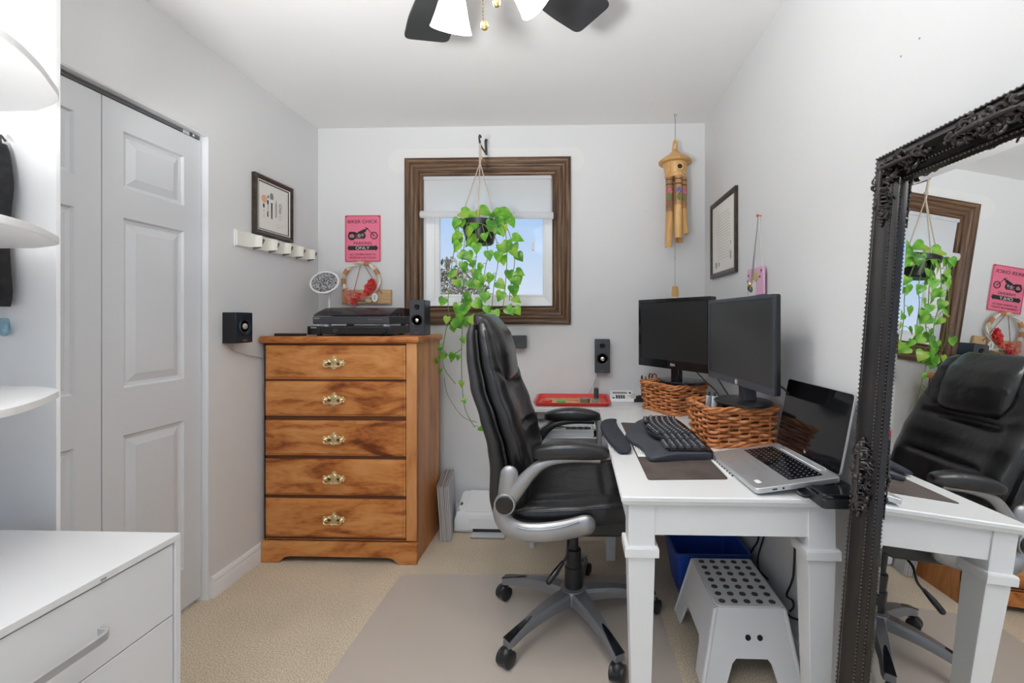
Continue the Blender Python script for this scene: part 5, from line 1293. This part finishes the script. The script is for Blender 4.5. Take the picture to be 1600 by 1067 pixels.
def br(i_, z, wt=.004): 
    x0_, x1_, y0_, y1_ = lerp(.465, .433, z / .225) + i_, lerp(.725, .750, z / .225) - i_, lerp(2.02, 1.985, z / .225) + i_, lerp(2.26, 2.30, z / .225) - i_
    return [V((x, y, z)) for x, y in rrect(x1_ - x0_, y1_ - y0_, .018, 4, (x0_ + x1_) / 2, (y0_ + y1_) / 2)]
MB().loft([br(0, .002), br(0, .215), br(-.006, .216), br(-.006, .225), br(.004, .225), br(.004, .012), br(.1, .011)], cap=True).build('tub', BLUE, t, ang=40)
MB().loft([br(-.0075, .216), br(-.0075, .2255), br(-.003, .2268), br(.002, .2262)], cap=False).build('rim', mat('blue_rim', (.03, .09, .38), .35), t)
WX = XR - .012
def wallcable(pp, label, r=.0038): cable('power_cable', [at(a, b, X=WX) for a, b in pp], r, CORD, label, 5, 'cables under the desk')
wallcable([(1188, 822), (1184, 845), (1176, 858), (1172, 866)], 'first black cable hanging under the desk, curving behind the blue bin')
wallcable([(1198, 822), (1190, 850), (1184, 872), (1186, 890), (1200, 905)], 'second black cable under the desk, hanging beside the first one')
wallcable([(1242, 815), (1242, 850), (1240, 895), (1236, 912), (1229, 930), (1238, 938), (1240, 948), (1234, 955)], 'long black cable hanging down the right wall behind the desk, ending in a kink')
wallcable([(1228, 955), (1236, 964), (1252, 970), (1272, 982)], 'short black cable running along the wall behind the near right desk leg')
o = cable('power_cable', [(.700, 1.262, .795), (.722, 1.235, .770), (.745, 1.20, .73), (.742, 1.16, .70), (.735, 1.13, .69)], .0030, CORD, 'thin black cable dropping off the desk beside the docking station', 5, 'cables under the desk')

# ------------------------------------------------------------------ white drawer cabinet
t = thing('drawer_cabinet', (-1.26, .65, 0), 'white drawer cabinet with bar handles in the near left', 'cabinet')
cx0, cx1, cy0, cy1, ch = -1.50, -1.002, .32, 1.122, .70
mb = MB().box(cx0, cx1, cy0, cy1, ch - .016, ch).box(cx0, cx1, cy1 - .016, cy1, 0, ch - .016).box(cx0, cx1, cy0, cy0 + .016, 0, ch - .016).box(cx0, cx0 + .01, cy0, cy1, 0, ch).box(cx0, cx1 - .02, cy0, cy1, 0, .03)
mb.build('carcass', LACQ, t, smooth=False, bevel=.0012)
z = ch - .020
for i in range(3):
    hz = .175 if i == 0 else .235
    dr = MB().box(cx1 - .022, cx1 - .004, cy0 + .0185, cy1 - .0185, z - hz, z).build('drawer', LACQ, t, smooth=False, bevel=.001)
    MB().box(cx0 + .02, cx1 - .03, cy0 + .03, cy1 - .03, z - hz + .01, z - .03).build('drawer_box', SHELFW, dr, smooth=False)
    yc = (cy0 + cy1) / 2 + .072; hz2 = z - .098
    pts = [(cx1 - .006, yc - .135, hz2), (cx1 + .016, yc - .133, hz2), (cx1 + .024, yc - .122, hz2), (cx1 + .026, yc - .10, hz2), (cx1 + .026, yc + .10, hz2), (cx1 + .024, yc + .122, hz2), (cx1 + .016, yc + .133, hz2), (cx1 - .006, yc + .135, hz2)]
    rings = []
    for k_, p_ in enumerate(pts):
        a_, b_ = V(pts[max(0, k_ - 1)]), V(pts[min(len(pts) - 1, k_ + 1)]); tg_ = (b_ - a_).normalized(); nn_ = V((tg_.y, -tg_.x, 0)) * .0035
        rings.append([V(p_) - nn_ - V((0, 0, .008)), V(p_) + nn_ - V((0, 0, .008)), V(p_) + nn_ + V((0, 0, .008)), V(p_) - nn_ + V((0, 0, .008))])
    MB().loft(rings).build('handle', ALU, dr, smooth=False, bevel=.0008)
    z -= hz + .003
q = at(162, 897, X=cx1 + .0003)
MB().box(cx1 - .0005, cx1 + .0003, q.y - .006, q.y + .006, ch - .013, ch - .008).build('chipped_edge', INKG, t, smooth=False)

# ------------------------------------------------------------------ rounded wall shelves on a tall panel
t = thing('shelf_tower', (-1.50, 1.17, 0), 'tall white panel with rounded open shelves beside the closet doors', 'shelf unit')
PYY = 1.205; pxr = at(88, 500, Y=PYY).x
MB().box(XL + .003, pxr, PYY, PYY + .010, 0.001, 2.40).build('side_panel', paint('panel_paint', (.88, .88, .88), .15), t, smooth=False)
SB = 1.150
for zt in (1.065, 1.444, 1.804):
    sc = SB / 1.25
    base = [(XL + .004, SB), (-1.54 * sc - .0, SB), (-1.41 * sc, 1.195 * sc), (-1.335 * sc, 1.115 * sc), (-1.27 * sc, 1.03 * sc), (-1.215 * sc, .93 * sc), (-1.19 * sc, .80 * sc), (-1.185 * sc, .66 * sc), (XL + .004, .66 * sc)]
    c_ = [V((x, y, 0)) for x, y in base[1:8]]
    pl_ = [base[0]] + [(q.x, q.y) for q in catmull(c_, 5)] + [base[8]]
    MB().prism(pl_, zt - .017, zt).build('rounded_shelf', SHELFW, t, smooth=False, bevel=.0015)
MB().box(XL + .003, XL + .015, .55, PYY, .9, 2.1).build('wall_plate', SHELFW, t, smooth=False)
# black garment and the hook below it
t = thing('hanging_jacket', (-1.55, 1.175, 1.3), 'black cloth jacket hanging at the left edge behind the rounded shelves', 'jacket')
rings = []
for i in range(22):
    u = i / 21; z = lerp(1.715, 1.275, u); w = .022 + .020 * min(1, u * 4) ** .6 + .003 * sin(u * 9) - .015 * max(0, u - .93) * 10; ring = []
    for j in range(20):
        a = 2 * pi * j / 20; ring.append(V((-1.567 + .003 * sin(u * 7) + w * cos(a), 1.178 + (.017 + .004 * sin(3 * a + u * 5)) * sin(a), z)))
    rings.append(ring)
MB().loft(rings).build('jacket_body', CLOTH, t, ang=70)
MB().tube(catmull([(-1.565, 1.19, 1.70), (-1.55, 1.175, 1.735), (-1.535, 1.175, 1.72)], 5), .003, 6).build('hanger_hook', STEEL, t)
rings = []
q = at(10, 505, Y=1.185)
t = thing('wall_hook', (q.x, 1.19, q.z), 'pale blue plastic hook on the white panel below the black jacket', 'hook')
MB().tube(catmull([(q.x - .03, 1.203, q.z + .01), (q.x - .02, 1.195, q.z - .018), (q.x - .005, 1.185, q.z - .026), (q.x + .006, 1.178, q.z - .014), (q.x + .012, 1.175, q.z + .0)], 5), [.012] * 5 + [.010] * 5 + [.008] * 5 + [.005] * 6, 10).build('hook_arm', BLUEL, t)

# ------------------------------------------------------------------ leaning mirror
MYAW, MLEAN, MX = R(2.08), R(4.48), .755
u_ = V((sin(MYAW), -cos(MYAW), 0)); h_ = V((cos(MYAW), sin(MYAW), 0)); v_ = (V((0, 0, 1)) * cos(MLEAN) + h_ * sin(MLEAN))
C_ = at(1382, 250, X=MX)
HM = C_.z / v_.z; WM = .60
C0 = C_ - v_ * (HM - .002)                       # lower far corner
t = thing('mirror', C0 + u_ * WM / 2, 'tall mirror in an ornate black frame leaning against the right wall', 'mirror')
G = fr(C0, u_, v_)                                # x along the mirror towards the camera, y up, z into the room
FW = .075
prof = [(0, .000), (.001, .006), (.006, .007), (.010, .003), (.014, .008), (.020, .012), (.024, .010), (.030, .016), (.040, .026), (.050, .030), (.058, .026), (.062, .020), (.066, .019), (.070, .022), (.075, .018), (.075, -.011), (.0, -.011)]
for b in sweep_rect(FW, WM - FW, FW, HM - FW, prof, G): b.build('frame_bar', BLACKFR, t, ang=28)
g0x, g1x, g0y, g1y = FW - .004, WM - FW + .004, FW - .004, HM - FW + .004
MG = mat('mirror_silver', (.93, .94, .94), 0.0, 1)
def gr(i, z): return [G @ V(q) for q in ((g0x + i, g0y + i, z), (g1x - i, g0y + i, z), (g1x - i, g1y - i, z), (g0x + i, g1y - i, z))]
mb = MB().loft([gr(0, -.010), gr(0, -.0012), gr(.022, .0005)], cap=False); mb.add(gr(.022, .0005), [(0, 1, 2, 3)]); mb.add(gr(0, -.010), [(0, 1, 2, 3)])
mb.build('mirror_glass', MG, t, smooth=False)
def beads(d, z, step, r, name):
    mb = MB(); x0_, x1_, y0_, y1_ = FW - d, WM - FW + d, FW - d, HM - FW + d
    for (a, b) in (((x0_, y0_), (x0_, y1_)), ((x0_, y1_), (x1_, y1_)), ((x1_, y0_), (x1_, y1_)), ((x0_, y0_), (x1_, y0_))):
        L_ = sqrt((a[0] - b[0]) ** 2 + (a[1] - b[1]) ** 2); n_ = int(L_ / step)
        for i in range(n_): mb.oct(G @ V((lerp(a[0], b[0], i / n_), lerp(a[1], b[1], i / n_), z)), r)
    mb.build(name, BEADM, t, smooth=True, ang=180)
beads(.0225, .0125, .0085, .0030, 'inner_bead_trim'); beads(.072, .021, .011, .0034, 'outer_rope_trim'); beads(.0028, .0075, .009, .0024, 'sight_bead_trim')
def ornament(cx, cy, dirs, seed, size, name):
    """carved acanthus scrolls spreading over the frame moulding along dirs"""
    rnd = random.Random(seed); mb = MB()
    def base(x, y):                                # height of the moulding at (x, y)
        d = min(x, WM - x, y, HM - y); d = FW - d
        return .024 if d > .028 else .014
    for d in dirs:
        d = V((d[0], d[1])); s_ = V((-d[1], d[0]))
        for k in range(5):                         # spiral scrolls
            c = V((cx, cy)) + d * size * (.15 + .19 * k) + s_ * rnd.uniform(-.35, .35) * FW * .4
            r0 = .014 * (1 - .12 * k); sg = 1 if k % 2 else -1; pts = []
            for i in range(16):
                a = sg * i * .42 + rnd.uniform(-.05, .05); r = r0 * (1 - i / 19); q = c + V((cos(a), sin(a))) * r
                pts.append(G @ V((q.x, q.y, base(q.x, q.y) + .006 + .004 * i / 16)))
            mb.tube(pts, [.0030 - .0012 * i / 16 for i in range(16)], 6)
        for k in range(26):                        # small curling leaves
            u = rnd.random() ** .8; c = V((cx, cy)) + d * size * u * .98 + s_ * rnd.uniform(-1, 1) * FW * .40 * (1 - .55 * u)
            a0 = rnd.uniform(0, 2 * pi); r0 = rnd.uniform(.006, .013); sg = rnd.choice((-1, 1)); hb = rnd.uniform(.002, .009); pts = []
            for i in range(8):
                a = a0 + sg * i * .5; r = r0 * (1 - i / 11); q = c + V((cos(a), sin(a))) * r
                pts.append(G @ V((q.x, q.y, base(q.x, q.y) + hb + .004 * sin(i * .45))))
            w = rnd.uniform(.0018, .0036); mb.tube(pts, [w * (.5 + sin(pi * (i + .5) / 8) * .7) for i in range(8)], 5)
        c1_ = V((cx, cy)) + d * size * 1.02
        mb.tube([G @ V((cx, cy, base(cx, cy) + .012)), G @ V((*(V((cx, cy)) + d * size * .5), base(cx, cy) + .012)), G @ V((*c1_, base(cx, cy) + .006))], [.006, .005, .003], 7)
        for k in range(3): q = c1_ + d * .007 * k + s_ * rnd.uniform(-.004, .004); mb.ball(G @ V((q.x, q.y, .026)), .0042, 7, 5)
    for k in range(9):
        a = 2 * pi * k / 9; q = V((cx, cy)) + V((cos(a), sin(a))) * .012; mb.ball(G @ V((q.x, q.y, .034)), (.005, .005, .005), 7, 5)
    mb.ball(G @ V((cx, cy, .037)), .008, 10, 6)
    mb.build(name, BEADM if False else mat('antiqued_carving', (.045, .038, .036), .28, .2), t, ang=60)
hf = FW * .55
for (cx, cy, ds, sd) in ((hf, HM - hf, ((1, 0), (0, -1)), 1), (WM - hf, HM - hf, ((-1, 0), (0, -1)), 2), (hf, hf, ((1, 0), (0, 1)), 3), (WM - hf, hf, ((-1, 0), (0, 1)), 4)):
    ornament(cx, cy, ds, sd, .115, 'corner_ornament')
for (cx, cy, ds, sd) in ((hf, HM * .53, ((0, 1), (0, -1)), 5), (WM - hf, HM * .53, ((0, 1), (0, -1)), 6), (WM / 2, HM - hf, ((1, 0), (-1, 0)), 7), (WM / 2, hf, ((1, 0), (-1, 0)), 8)):
    ornament(cx, cy, ds, sd, .075, 'side_ornament')
